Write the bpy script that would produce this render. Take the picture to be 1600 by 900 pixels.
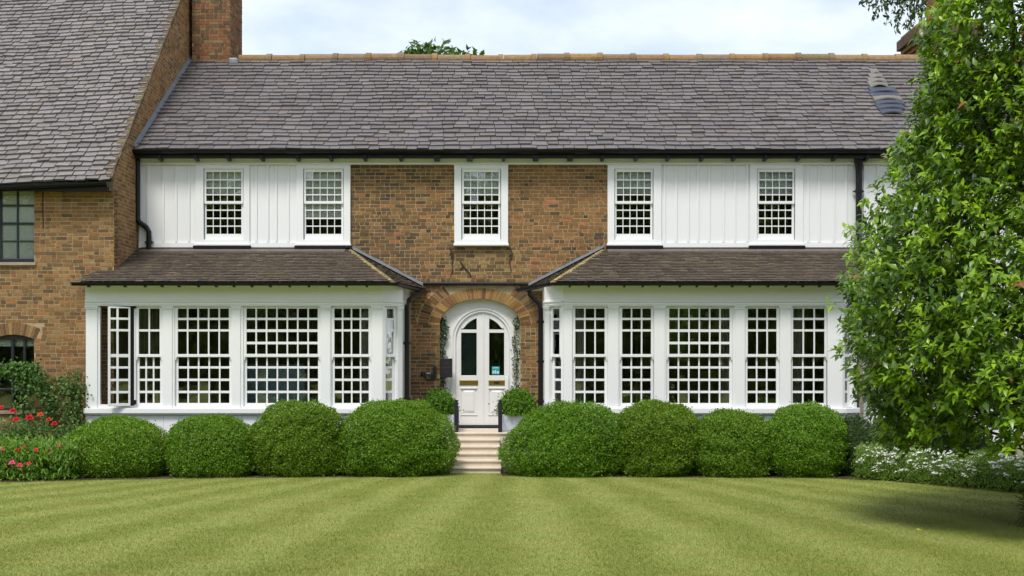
import bpy, math, random
import numpy as np
from mathutils import Matrix, Vector
random.seed(7)
RNG = np.random.default_rng(11)
SC = bpy.context.scene
COL = SC.collection
for _o in list(bpy.data.objects):
    bpy.data.objects.remove(_o)

# ------------------------------------------------------------------ camera, sky, sun, exposure
EYE = 2.0; DIST = 28.0; FPX = 2184.0; HY = 565.0
cam_d = bpy.data.cameras.new("camera"); cam = bpy.data.objects.new("camera", cam_d); COL.objects.link(cam)
cam.location = (0, -DIST, EYE); cam.rotation_euler = (math.radians(90), 0, 0)
cam_d.sensor_width = 36; cam_d.lens = 36 * FPX / 1600; cam_d.shift_y = (HY - 450) / 1600
cam_d.clip_end = 2000
SC.camera = cam
SUN_EL, SUN_AZ = math.radians(58), math.radians(-20)      # azimuth from the camera's back, negative = left
world = bpy.data.worlds.new("World"); SC.world = world; world.use_nodes = True
wn, wl = world.node_tree.nodes, world.node_tree.links
wn.clear()
w_out = wn.new("ShaderNodeOutputWorld"); w_bg = wn.new("ShaderNodeBackground"); w_bg.inputs[1].default_value = 0.1
sky = wn.new("ShaderNodeTexSky"); sky.sky_type = 'NISHITA'; sky.sun_disc = False
sky.sun_elevation = SUN_EL; sky.sun_rotation = math.pi + SUN_AZ
w_tc = wn.new("ShaderNodeTexCoord"); w_map = wn.new("ShaderNodeMapping"); w_map.inputs['Scale'].default_value = (1.0, 1.0, 2.2)
w_map.inputs['Location'].default_value = (0.35, 0.1, 0.6)
w_no = wn.new("ShaderNodeTexNoise"); w_no.inputs['Scale'].default_value = 3.2; w_no.inputs['Detail'].default_value = 7; w_no.inputs['Roughness'].default_value = 0.55
w_rp = wn.new("ShaderNodeValToRGB"); w_rp.color_ramp.elements[0].position = 0.36; w_rp.color_ramp.elements[1].position = 0.62
w_rp.color_ramp.elements[0].color = (0.28, 0.28, 0.28, 1); w_rp.color_ramp.elements[1].color = (1, 1, 1, 1)
w_mx = wn.new("ShaderNodeMix"); w_mx.data_type = 'RGBA'
w_mx.inputs[7].default_value = (7.2, 7.55, 8.1, 1)
wl.new(w_tc.outputs['Generated'], w_map.inputs[0]); wl.new(w_map.outputs[0], w_no.inputs['Vector'])
wl.new(w_no.outputs[0], w_rp.inputs[0]); wl.new(w_rp.outputs[0], w_mx.inputs[0])
wl.new(sky.outputs[0], w_mx.inputs[6]); wl.new(w_mx.outputs[2], w_bg.inputs[0]); wl.new(w_bg.outputs[0], w_out.inputs[0])
sun_d = bpy.data.lights.new("sun", 'SUN'); sun_d.energy = 2.0; sun_d.angle = math.radians(16); sun_d.color = (1, 0.95, 0.87)
sun = bpy.data.objects.new("sun", sun_d); COL.objects.link(sun); sun.location = (-15, -30, 40)
_sd = Vector((math.sin(SUN_AZ) * math.cos(SUN_EL), -math.cos(SUN_AZ) * math.cos(SUN_EL), math.sin(SUN_EL)))
sun.rotation_euler = _sd.to_track_quat('Z', 'Y').to_euler()
vs = SC.view_settings
vs.view_transform = 'Standard'; vs.look = 'None'; vs.exposure = 0.70; vs.gamma = 1.0; vs.use_curve_mapping = False

# ------------------------------------------------------------------ helpers
def W(px, py, Y):
    d = DIST + Y
    return Vector(((px - 800) * d / FPX, Y, EYE + (HY - py) * d / FPX))
def wx(px, Y): return (px - 800) * (DIST + Y) / FPX
def wz(py, Y): return EYE + (HY - py) * (DIST + Y) / FPX

class Frame:
    """a vertical plane: O on the ground, U along it, N out of it"""
    def __init__(s, O, U=(1, 0)):
        l = math.hypot(*U); s.O = np.array([O[0], O[1], 0.0]); s.U = np.array([U[0] / l, U[1] / l, 0.0])
        s.N = np.array([s.U[1], -s.U[0], 0.0]); s.ang = math.atan2(U[1], U[0])
    def p(s, u, w, z): return s.O + s.U * u + s.N * w + np.array([0, 0, z])

class MB:
    def __init__(s): s.v = []; s.f = []; s.c = []
    def add(s, vs, fs, c=None):
        b = len(s.v); s.v += [tuple(float(k) for k in q) for q in vs]
        s.f += [tuple(b + i for i in f) for f in fs]; s.c += [c] * len(fs)
    BF = [(0, 3, 2, 1), (4, 5, 6, 7), (0, 1, 5, 4), (1, 2, 6, 5), (2, 3, 7, 6), (3, 0, 4, 7)]
    def hexa(s, p, c=None): s.add(p, MB.BF, c)
    def box(s, x0, x1, y0, y1, z0, z1, c=None):
        s.hexa([(x0, y0, z0), (x1, y0, z0), (x1, y1, z0), (x0, y1, z0), (x0, y0, z1), (x1, y0, z1), (x1, y1, z1), (x0, y1, z1)], c)
    def fbox(s, F, u0, u1, w0, w1, z0, z1, c=None):       # w0 back, w1 front
        s.hexa([F.p(u0, w1, z0), F.p(u1, w1, z0), F.p(u1, w0, z0), F.p(u0, w0, z0),
                F.p(u0, w1, z1), F.p(u1, w1, z1), F.p(u1, w0, z1), F.p(u0, w0, z1)], c)
    def fprism(s, F, poly, w0, w1, c=None):                # poly (u,z) counter-clockwise from the front
        n = len(poly)
        vs = [F.p(u, w1, z) for u, z in poly] + [F.p(u, w0, z) for u, z in poly]
        fs = [tuple(range(n)), tuple(range(2 * n - 1, n - 1, -1))]
        fs += [(i, i + n, (i + 1) % n + n, (i + 1) % n) for i in range(n)]
        s.add(vs, fs, c)
    def tube(s, pts, rad, n=8, c=None, cap=True):
        pts = [np.array(p, float) for p in pts]
        if not hasattr(rad, '__len__'): rad = [rad] * len(pts)
        b = len(s.v); ref = np.array([0.13, 0.31, 0.94]); 
        for i, p in enumerate(pts):
            t = pts[min(i + 1, len(pts) - 1)] - pts[max(i - 1, 0)]; t /= (np.linalg.norm(t) + 1e-9)
            r = ref if abs(t @ ref) < 0.9 else np.array([1.0, 0, 0])
            a = np.cross(t, r); a /= np.linalg.norm(a); bb = np.cross(t, a)
            for k in range(n):
                th = 2 * math.pi * k / n
                s.v.append(tuple(p + rad[i] * (math.cos(th) * a + math.sin(th) * bb)))
        m = 0
        for i in range(len(pts) - 1):
            for k in range(n):
                s.f.append((b + i * n + k, b + i * n + (k + 1) % n, b + (i + 1) * n + (k + 1) % n, b + (i + 1) * n + k)); m += 1
        if cap:
            s.f.append(tuple(b + k for k in range(n - 1, -1, -1))); s.f.append(tuple(b + (len(pts) - 1) * n + k for k in range(n))); m += 2
        s.c += [c] * m
    def lathe(s, prof, cx, cy, n=14, c=None):              # prof [(r,z)] from bottom up
        b = len(s.v)
        for r, z in prof:
            for k in range(n):
                th = 2 * math.pi * k / n; s.v.append((cx + r * math.cos(th), cy + r * math.sin(th), z))
        m = 0
        for i in range(len(prof) - 1):
            for k in range(n):
                s.f.append((b + i * n + k, b + i * n + (k + 1) % n, b + (i + 1) * n + (k + 1) % n, b + (i + 1) * n + k)); m += 1
        s.f.append(tuple(b + k for k in range(n - 1, -1, -1))); s.f.append(tuple(b + (len(prof) - 1) * n + k for k in range(n)))
        s.c += [c] * (m + 2)
    def build(s, name, mat, parent=None, smooth=False, bevel=0):
        me = bpy.data.meshes.new(name); me.from_pydata(s.v, [], s.f)
        if any(c is not None for c in s.c):
            a = me.attributes.new('col', 'FLOAT_COLOR', 'FACE')
            a.data.foreach_set('color', np.array([(c or (0.5, 0.5, 0.5))[:3] + (1.0,) for c in s.c], np.float32).ravel())
        if smooth: me.polygons.foreach_set('use_smooth', [True] * len(me.polygons))
        me.materials.append(mat); me.update()
        o = bpy.data.objects.new(name, me)
        if bevel:
            m = o.modifiers.new('bevel', 'BEVEL'); m.width = bevel; m.segments = 2; m.limit_method = 'ANGLE'
        return link(o, parent)

def link(o, parent=None):
    COL.objects.link(o)
    if parent is not None:
        o.parent = parent
        if parent.type == 'EMPTY': o.matrix_parent_inverse = Matrix.Translation(-parent.location)
        elif parent.parent is None and parent.get('at0') is None:
            o.matrix_parent_inverse = parent.matrix_basis.inverted()
    return o
def npmesh(name, V, Fq, mat, parent=None, colr=None, smooth=False):
    """V (n,3); Fq (m,k) indices; colr (m,3) colour per face"""
    me = bpy.data.meshes.new(name); V = np.asarray(V, np.float32); Fq = np.asarray(Fq, np.int32); m, k = Fq.shape
    me.vertices.add(len(V)); me.vertices.foreach_set('co', V.ravel())
    me.loops.add(m * k); me.loops.foreach_set('vertex_index', Fq.ravel())
    me.polygons.add(m); me.polygons.foreach_set('loop_start', np.arange(0, m * k, k, dtype=np.int32))
    if smooth: me.polygons.foreach_set('use_smooth', np.ones(m, bool))
    me.update(calc_edges=True)
    if colr is not None:
        a = me.attributes.new('col', 'FLOAT_COLOR', 'FACE')
        a.data.foreach_set('color', np.concatenate([colr, np.ones((m, 1))], 1).astype(np.float32).ravel())
    me.materials.append(mat)
    return link(bpy.data.objects.new(name, me), parent)
def thing(name, label, cat, loc, group=None):
    o = bpy.data.objects.new(name, None); COL.objects.link(o); o.location = loc; o.empty_display_size = 0.2
    return tag(o, label, cat, group)
def sub(name, parent):
    o = bpy.data.objects.new(name, None); o.empty_display_size = 0.2; link(o, parent); o.location = (0, 0, 0); return o
def tag(o, label, cat, group=None, kind=None):
    if label: o['label'] = label
    if cat: o['category'] = cat
    if group: o['group'] = group
    if kind: o['kind'] = kind
    return o

# ------------------------------------------------------------------ materials
def mat(name, base=(0.5, 0.5, 0.5), rough=0.7, attr=None, var=0.0, vscale=6.0, bump=0.0, bscale=40.0, metal=0.0, spec=0.5,
        trans=0.0, tcol=None, stain=None, stain_scale=1.5, stain_amt=0.5, stretch=(1, 1, 1)):
    m = bpy.data.materials.new(name); m.use_nodes = True; n, l = m.node_tree.nodes, m.node_tree.links
    b = n['Principled BSDF']; b.inputs['Roughness'].default_value = rough; b.inputs['Metallic'].default_value = metal
    b.inputs['Specular IOR Level'].default_value = spec
    if attr == 'attr':
        a = n.new('ShaderNodeAttribute'); a.attribute_name = 'col'; col = a.outputs['Color']
    elif attr == 'object':
        a = n.new('ShaderNodeObjectInfo'); col = a.outputs['Color']
    else:
        a = n.new('ShaderNodeRGB'); a.outputs[0].default_value = (*base, 1); col = a.outputs[0]
    geo = n.new('ShaderNodeNewGeometry'); mp = n.new('ShaderNodeMapping'); mp.inputs['Scale'].default_value = stretch
    l.new(geo.outputs['Position'], mp.inputs[0])
    if var > 0:
        no = n.new('ShaderNodeTexNoise'); no.inputs['Scale'].default_value = vscale; no.inputs['Detail'].default_value = 6; no.inputs['Roughness'].default_value = 0.65
        l.new(mp.outputs[0], no.inputs['Vector'])
        mr = n.new('ShaderNodeMapRange'); mr.inputs[1].default_value = 0.25; mr.inputs[2].default_value = 0.75
        mr.inputs[3].default_value = 1 - var; mr.inputs[4].default_value = 1 + var; l.new(no.outputs[0], mr.inputs[0])
        mx = n.new('ShaderNodeVectorMath'); mx.operation = 'SCALE'; l.new(col, mx.inputs[0]); l.new(mr.outputs[0], mx.inputs['Scale']); col = mx.outputs[0]
    if stain is not None:
        ns = n.new('ShaderNodeTexNoise'); ns.inputs['Scale'].default_value = stain_scale; ns.inputs['Detail'].default_value = 8; ns.inputs['Roughness'].default_value = 0.7
        l.new(mp.outputs[0], ns.inputs['Vector'])
        r2 = n.new('ShaderNodeMapRange'); r2.inputs[1].default_value = 0.5; r2.inputs[2].default_value = 0.72; r2.inputs[4].default_value = stain_amt; l.new(ns.outputs[0], r2.inputs[0])
        m2 = n.new('ShaderNodeMix'); m2.data_type = 'RGBA'; l.new(r2.outputs[0], m2.inputs[0]); l.new(col, m2.inputs[6]); m2.inputs[7].default_value = (*stain, 1); col = m2.outputs[2]
    l.new(col, b.inputs['Base Color'])
    if bump > 0:
        nb = n.new('ShaderNodeTexNoise'); nb.inputs['Scale'].default_value = bscale; nb.inputs['Detail'].default_value = 5; l.new(mp.outputs[0], nb.inputs['Vector'])
        bp = n.new('ShaderNodeBump'); bp.inputs['Strength'].default_value = bump; bp.inputs['Distance'].default_value = 0.02; l.new(nb.outputs[0], bp.inputs['Height']); l.new(bp.outputs[0], b.inputs['Normal'])
    if trans > 0:
        t = n.new('ShaderNodeBsdfTranslucent'); ms = n.new('ShaderNodeMixShader'); ms.inputs[0].default_value = trans
        ts = n.new('ShaderNodeVectorMath'); ts.operation = 'MULTIPLY'; ts.inputs[1].default_value = tcol or (1.5, 1.6, 0.6); l.new(col, ts.inputs[0]); l.new(ts.outputs[0], t.inputs[0])
        l.new(b.outputs[0], ms.inputs[1]); l.new(t.outputs[0], ms.inputs[2]); l.new(ms.outputs[0], n['Material Output'].inputs[0])
    return m
def glass_mat():
    m = bpy.data.materials.new('window_glass'); m.use_nodes = True; n, l = m.node_tree.nodes, m.node_tree.links; n.clear()
    o = n.new('ShaderNodeOutputMaterial'); t = n.new('ShaderNodeBsdfTransparent'); t.inputs[0].default_value = (0.955, 0.965, 0.96, 1)
    g = n.new('ShaderNodeBsdfGlossy'); g.inputs['Roughness'].default_value = 0.015; g.inputs[0].default_value = (1, 1, 1, 1)
    fr = n.new('ShaderNodeFresnel'); fr.inputs[0].default_value = 1.5; mx = n.new('ShaderNodeMixShader')
    geo = n.new('ShaderNodeNewGeometry'); no = n.new('ShaderNodeTexNoise'); no.inputs['Scale'].default_value = 5; l.new(geo.outputs['Position'], no.inputs['Vector'])
    bp = n.new('ShaderNodeBump'); bp.inputs['Strength'].default_value = 0.05; bp.inputs['Distance'].default_value = 0.02; l.new(no.outputs[0], bp.inputs['Height']); l.new(bp.outputs[0], g.inputs['Normal'])
    mu = n.new('ShaderNodeMath'); mu.operation = 'MULTIPLY'; mu.inputs[1].default_value = 2.3; l.new(fr.outputs[0], mu.inputs[0])
    l.new(mu.outputs[0], mx.inputs[0]); l.new(t.outputs[0], mx.inputs[1]); l.new(g.outputs[0], mx.inputs[2]); l.new(mx.outputs[0], o.inputs[0])
    return m
M = {}
M['white'] = mat('white_paint', (0.80, 0.81, 0.82), 0.42, var=0.02, vscale=2.5, bump=0.03, bscale=30, stain=(0.60, 0.61, 0.54), stain_scale=2.5, stain_amt=0.15, stretch=(6, 6, 0.45))
M['door'] = mat('door_paint', (0.77, 0.77, 0.77), 0.38, var=0.03, vscale=3, bump=0.03)
M['plaster'] = mat('white_plaster', (0.76, 0.76, 0.73), 0.7, var=0.05, vscale=4, bump=0.1, bscale=60)
M['brick'] = mat('brick_joined', attr='attr', rough=0.9, var=0.28, vscale=38, bump=0.5, bscale=90, spec=0.2, stain=(0.035, 0.03, 0.022), stain_scale=1.6, stain_amt=0.45)
M['brick1'] = mat('brick_single', attr='object', rough=0.9, var=0.28, vscale=38, bump=0.5, bscale=90, spec=0.2, stain=(0.035, 0.03, 0.022), stain_scale=1.6, stain_amt=0.45)
M['mortar'] = mat('lime_mortar', (0.43, 0.33, 0.20), 0.95, var=0.2, vscale=9, bump=0.4, bscale=120, spec=0.1, stain=(0.20, 0.15, 0.09), stain_scale=1.6, stain_amt=0.5)
M['slate'] = mat('slate_joined', attr='attr', rough=0.55, var=0.2, vscale=14, bump=0.25, bscale=50, spec=0.4, stain=(0.12, 0.09, 0.06), stain_scale=2.2, stain_amt=0.35)
M['slate1'] = mat('slate_single', attr='object', rough=0.55, var=0.2, vscale=14, bump=0.25, bscale=50, spec=0.4, stain=(0.12, 0.09, 0.06), stain_scale=2.2, stain_amt=0.35)
M['tile'] = mat('weathered_tile', attr='attr', rough=0.85, var=0.3, vscale=11, bump=0.3, bscale=60, spec=0.2, stain=(0.19, 0.14, 0.08), stain_scale=1.7, stain_amt=0.5)
M['underlay'] = mat('roof_underlay', (0.02, 0.018, 0.016), 0.95)
M['ridge'] = mat('ridge_clay', attr='attr', rough=0.9, var=0.3, vscale=12, bump=0.3, bscale=60, spec=0.2, stain=(0.30, 0.22, 0.06), stain_scale=5, stain_amt=0.4)
M['lead'] = mat('lead_sheet', (0.20, 0.225, 0.245), 0.5, var=0.25, vscale=8, bump=0.2, bscale=25)
M['wapron'] = mat('weathered_apron', (0.12, 0.10, 0.085), 0.8, var=0.3, vscale=8)
M['black'] = mat('black_iron_paint', (0.008, 0.008, 0.010), 0.38, var=0.2, vscale=10, spec=0.3)
M['dframe'] = mat('dark_frame_paint', (0.018, 0.021, 0.028), 0.35)
M['soffit'] = mat('soffit_paint', (0.55, 0.57, 0.42), 0.7, var=0.08, vscale=4)
M['glass'] = glass_mat()
M['stone'] = mat('step_stone', (0.66, 0.58, 0.48), 0.8, var=0.12, vscale=5, bump=0.15, bscale=50, stain=(0.40, 0.29, 0.18), stain_scale=2.5, stain_amt=0.5)
M['sill_stone'] = mat('sill_stone', (0.33, 0.27, 0.2), 0.9, var=0.2, vscale=6, bump=0.2)
M['brass'] = mat('brass', (0.45, 0.32, 0.10), 0.32, metal=1.0, var=0.2, vscale=20)
M['planter'] = mat('planter_panel', (0.50, 0.54, 0.62), 0.5, var=0.05, vscale=4)
M['soil'] = mat('soil', (0.045, 0.03, 0.018), 0.95, var=0.4, vscale=14, bump=0.8, bscale=30)
M['bark_chip'] = mat('bark_chip', (0.17, 0.08, 0.03), 0.9, var=0.5, vscale=40, bump=0.9, bscale=60)
M['leaf'] = mat('leaf', attr='attr', rough=0.5, trans=0.3, spec=0.35)
M['gloss'] = mat('glossy_leaf', attr='attr', rough=0.33, trans=0.28, spec=0.5)
M['petal'] = mat('petal', attr='attr', rough=0.6, trans=0.25, tcol=(1.1, 1, 1), spec=0.2)
M['bark'] = mat('bark', (0.045, 0.034, 0.024), 0.9, var=0.4, vscale=12, bump=0.6, bscale=30, stretch=(1, 1, 0.3))
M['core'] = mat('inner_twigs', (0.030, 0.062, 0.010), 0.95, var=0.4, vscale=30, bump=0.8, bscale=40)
M['room'] = mat('room_wall', (0.46, 0.40, 0.31), 0.9, var=0.1, vscale=2)
M['room_floor'] = mat('room_floor', (0.16, 0.09, 0.045), 0.5, var=0.2, vscale=5, stretch=(1, 6, 1))
M['blind'] = mat('blind_cloth', (0.80, 0.82, 0.80), 0.9, var=0.05, vscale=8)
M['curtain'] = mat('curtain_cloth', (0.42, 0.43, 0.38), 0.95, var=0.08, vscale=8)
M['sofa'] = mat('sofa_cloth', (0.30, 0.42, 0.55), 0.95, var=0.1, vscale=20)
M['wood'] = mat('dark_wood', (0.10, 0.05, 0.025), 0.5, var=0.3, vscale=6, stretch=(1, 1, 5))
M['post'] = mat('weathered_post', (0.33, 0.33, 0.2), 0.9, var=0.3, vscale=9, stretch=(4, 4, 0.6), bump=0.3)
M['plaque'] = mat('plaque_black', (0.015, 0.013, 0.017), 0.45, var=0.3, vscale=15)
M['teal'] = mat('sticker_teal', (0.02, 0.30, 0.34), 0.5)
M['print'] = mat('sticker_print', (0.55, 0.75, 0.75), 0.5)

# ------------------------------------------------------------------ ground
def lawn_material(attr_scale=1.0):
    m = bpy.data.materials.new('mown_grass'); m.use_nodes = True; n, l = m.node_tree.nodes, m.node_tree.links
    b = n['Principled BSDF']; b.inputs['Roughness'].default_value = 0.75; b.inputs['Specular IOR Level'].default_value = 0.15
    g = n.new('ShaderNodeNewGeometry'); sp = n.new('ShaderNodeSeparateXYZ'); l.new(g.outputs['Position'], sp.inputs[0])
    def mth(op, a, c=None):
        q = n.new('ShaderNodeMath'); q.operation = op
        for i, k in enumerate((a, c)):
            if k is None: continue
            if isinstance(k, (int, float)): q.inputs[i].default_value = k
            else: l.new(k, q.inputs[i])
        return q.outputs[0]
    n1 = n.new('ShaderNodeTexNoise'); n1.inputs['Scale'].default_value = 0.55; n1.inputs['Detail'].default_value = 3; l.new(g.outputs['Position'], n1.inputs['Vector'])
    # mowing passes fan out a little towards the viewer: u = X / (6 - Y)
    u = mth('DIVIDE', sp.outputs[0], mth('SUBTRACT', 6.0, sp.outputs[1]))
    u = mth('ADD', u, mth('MULTIPLY', mth('SUBTRACT', n1.outputs[0], 0.5), 0.06))
    st = mth('SINE', mth('MULTIPLY', u, 2 * math.pi / 0.082))
    st = mth('MULTIPLY', st, 1.5); st = mth('MAXIMUM', mth('MINIMUM', st, 1.0), -1.0)
    mp = n.new('ShaderNodeMapping'); mp.inputs['Scale'].default_value = (0.7, 1.3, 1); l.new(g.outputs['Position'], mp.inputs[0])
    n2 = n.new('ShaderNodeTexNoise'); n2.inputs['Scale'].default_value = 1.3; n2.inputs['Detail'].default_value = 8; n2.inputs['Roughness'].default_value = 0.7; l.new(mp.outputs[0], n2.inputs['Vector'])
    n3 = n.new('ShaderNodeTexNoise'); n3.inputs['Scale'].default_value = 28; n3.inputs['Detail'].default_value = 6; n3.inputs['Roughness'].default_value = 0.7; l.new(g.outputs['Position'], n3.inputs['Vector'])
    fac = mth('ADD', mth('MULTIPLY', st, mth('MULTIPLY', n2.outputs[0], 0.26)), mth('ADD', 0.5, mth('MULTIPLY', mth('SUBTRACT', n3.outputs[0], 0.5), 0.7)))
    r = n.new('ShaderNodeValToRGB'); e = r.color_ramp.elements
    e[0].position = 0.0; e[0].color = (0.118, 0.156, 0.021, 1); e[1].position = 1.0; e[1].color = (0.335, 0.37, 0.125, 1)
    k = e.new(0.5); k.color = (0.208, 0.246, 0.051, 1); l.new(fac, r.inputs[0])
    dry = n.new('ShaderNodeMapRange'); dry.inputs[1].default_value = 0.47; dry.inputs[2].default_value = 0.74; dry.inputs[4].default_value = 0.62; l.new(n2.outputs[0], dry.inputs[0])
    mx = n.new('ShaderNodeMix'); mx.data_type = 'RGBA'; l.new(dry.outputs[0], mx.inputs[0]); l.new(r.outputs[0], mx.inputs[6]); mx.inputs[7].default_value = (0.33, 0.29, 0.09, 1)
    l.new(mx.outputs[2], b.inputs['Base Color'])
    bp = n.new('ShaderNodeBump'); bp.inputs['Strength'].default_value = 0.5; bp.inputs['Distance'].default_value = 0.03; l.new(n3.outputs[0], bp.inputs['Height']); l.new(bp.outputs[0], b.inputs['Normal'])
    return m
M['grass'] = lawn_material()
EDGE = [(-16, -8.0), (-11, -5.8), (-8.4, -4.85), (-6.5, -4.25), (-4.5, -3.95), (-2.5, -3.8), (-1.15, -3.5), (-1.12, -2.9), (-0.2, -2.9), (-0.17, -3.5), (1.5, -3.8), (3.5, -3.9), (5.3, -4.0), (6.3, -4.5), (7.3, -6.1), (8.4, -8.0), (9.6, -9.8), (12, -12), (16, -14)]
def edge_y(x):
    return float(np.interp(x, [p[0] for p in EDGE], [p[1] for p in EDGE]))
mb = MB(); mb.add([(-400, -300, 0), (400, -300, 0), (400, 600, 0), (-400, 600, 0)], [(0, 1, 2, 3)])
o = mb.build('lawn', M['grass']); tag(o, 'mown lawn with faint stripes in front of the house', 'lawn', kind='structure')
mb = MB()
xs = np.concatenate([np.linspace(-16, -1.15, 60), [-1.12, -0.2], np.linspace(-0.17, 16, 66)])
ey = [edge_y(x) + 0.03 * math.sin(x * 5.1) for x in xs]
for i in range(len(xs) - 1):
    x0, x1 = xs[i], xs[i + 1]
    mb.add([(x0, ey[i], 0.008), (x1, ey[i + 1], 0.008), (x1, 1.0, 0.02), (x0, 1.0, 0.02)], [(0, 1, 2, 3)])
o = mb.build('planting_bed', M['soil']); tag(o, 'dark soil bed under the shrubs along the house', 'flower bed', kind='structure')
def grass_blades(n=430000):
    d = 12.4 + 13.0 * RNG.random(n) ** 1.25
    x = (RNG.random(n) * 2 - 1) * (d * 830 / FPX)
    y = d - DIST
    lim = np.interp(x, [p[0] for p in EDGE], [p[1] for p in EDGE])
    k = y < lim + 0.02; x, y, d = x[k], y[k], d[k]; n = len(x)
    h = RNG.uniform(0.010, 0.024, n) + 0.02 * (lim[k] - y < 0.06) * RNG.random(n); a = RNG.uniform(0, 2 * np.pi, n); w = RNG.uniform(0.002, 0.0038, n)
    lean = RNG.normal(0, 0.5, (n, 2)) * h[:, None]
    V = np.zeros((n, 3, 3)); ca, sa = np.cos(a) * w, np.sin(a) * w
    V[:, 0] = np.stack([x - ca, y - sa, np.zeros(n)], 1); V[:, 1] = np.stack([x + ca, y + sa, np.zeros(n)], 1)
    V[:, 2] = np.stack([x + lean[:, 0], y + lean[:, 1], h], 1)
    o = npmesh('grass', V.reshape(-1, 3), np.arange(3 * n).reshape(n, 3), M['grass'])
    tag(o, 'short grass blades covering the striped lawn', 'grass', kind='stuff')
grass_blades()

# ------------------------------------------------------------------ bricks, slates
def brick_colour(pal, jit=0.03, rng=0.15):
    c = random.choice(pal); k = random.uniform(1 - rng, 1 + rng)
    return tuple(min(1, max(0.01, q * k * random.uniform(1 - jit, 1 + jit))) for q in c)
PAL_MAIN = [(0.24, 0.135, 0.055)] * 4 + [(0.19, 0.105, 0.045)] * 4 + [(0.30, 0.145, 0.055)] * 3 + [(0.135, 0.088, 0.047)] * 4 + [(0.09, 0.066, 0.044)] + [(0.26, 0.165, 0.075)] * 2 + [(0.32, 0.13, 0.06)]
PAL_WING = [(0.27, 0.155, 0.065)] * 5 + [(0.22, 0.12, 0.052)] * 4 + [(0.31, 0.15, 0.06)] * 3 + [(0.165, 0.10, 0.052)] * 2 + [(0.30, 0.185, 0.085)] * 3 + [(0.13, 0.085, 0.05)]
PAL_STACK = [(0.20, 0.10, 0.05)] * 4 + [(0.26, 0.11, 0.055)] * 3 + [(0.13, 0.085, 0.05)] * 3 + [(0.24, 0.16, 0.07)] * 2
PAL_ARCH = [(0.30, 0.17, 0.06)] * 3 + [(0.24, 0.12, 0.05)] * 3 + [(0.36, 0.22, 0.075)] * 2 + [(0.17, 0.09, 0.045)] * 2
BR, CO = 0.19, 0.071
class Bricks:
    def __init__(s): s.l = []
    def wall(s, F, z0, z1, spans, pal, proud=0.005, ch=CO, tilt=0.0, parent=None):
        """spans(z) -> list of (u0,u1) that course at z covers"""
        n = int((z1 - z0) / ch + 0.5)
        for i in range(n):
            za = z0 + i * ch; zm = za + ch / 2
            for (a, b) in spans(zm):
                u = a + (0.005 if i % 2 else -random.uniform(0.06, 0.11))
                k = i
                while u < b:
                    L = BR if (random.random() < 0.5) else 0.09
                    L *= random.uniform(0.95, 1.04); u0, u1 = max(u, a + 0.003), min(u + L, b - 0.003)
                    if u1 - u0 > 0.03:
                        j = random.uniform(-0.002, 0.002)
                        s.l.append((F, u0, u1, za + 0.0068 + j, za + ch - 0.0068 + j, proud + random.uniform(-0.003, 0.003), brick_colour(pal(u0, za) if callable(pal) else pal), parent))
                    u += L + 0.0125
    def emit(s, n_single, fallback):
        def show(b):
            F, u0, u1, z0, z1, w, c, p = b
            q = F.p((u0 + u1) / 2, w, (z0 + z1) / 2); d = q - np.array(cam.location); r = np.linalg.norm(d)
            px = 800 + q[0] * FPX / (q[1] + DIST); py = HY - (q[2] - EYE) * FPX / (q[1] + DIST)
            return (u1 - u0) * (z1 - z0) * abs(d @ F.N) / r ** 3 * (1 if (0 < px < 1600 and 0 < py < 640) else 0) * (0.2 if (px < 60 and 520 < py) else 1)
        s.l.sort(key=show, reverse=True)
        byp = {}
        unit = bpy.data.meshes.new('brick'); mm = MB(); mm.box(-0.5, 0.5, -0.5, 0.5, -0.5, 0.5)
        unit.from_pydata(mm.v, [], mm.f); unit.materials.append(M['brick1'])
        for i, (F, u0, u1, z0, z1, w, c, p) in enumerate(s.l):
            if i < n_single:
                o = bpy.data.objects.new('brick', unit); q = F.p((u0 + u1) / 2, w - 0.03, (z0 + z1) / 2)
                o.location = q; o.rotation_euler = (0, random.uniform(-0.006, 0.006), F.ang); o.scale = (u1 - u0, 0.06, z1 - z0); o.color = (*c, 1)
                link(o, p)
            else:
                b = byp.setdefault(p.name, (MB(), p))[0]; t = random.uniform(-0.0015, 0.0015)
                b.add([F.p(u0, w, z0 + t), F.p(u1, w, z0 - t), F.p(u1, w, z1 - t), F.p(u0, w, z1 + t), F.p(u0, w - 0.03, z0 + t), F.p(u1, w - 0.03, z0 - t), F.p(u1, w - 0.03, z1 - t), F.p(u0, w - 0.03, z1 + t)],
                      [(0, 1, 2, 3), (0, 4, 5, 1), (1, 5, 6, 2), (2, 6, 7, 3), (3, 7, 4, 0)], c)
        for b, p in byp.values():
            o = b.build('brickwork', M['brick'], p); o['kind'] = 'stuff'

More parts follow.
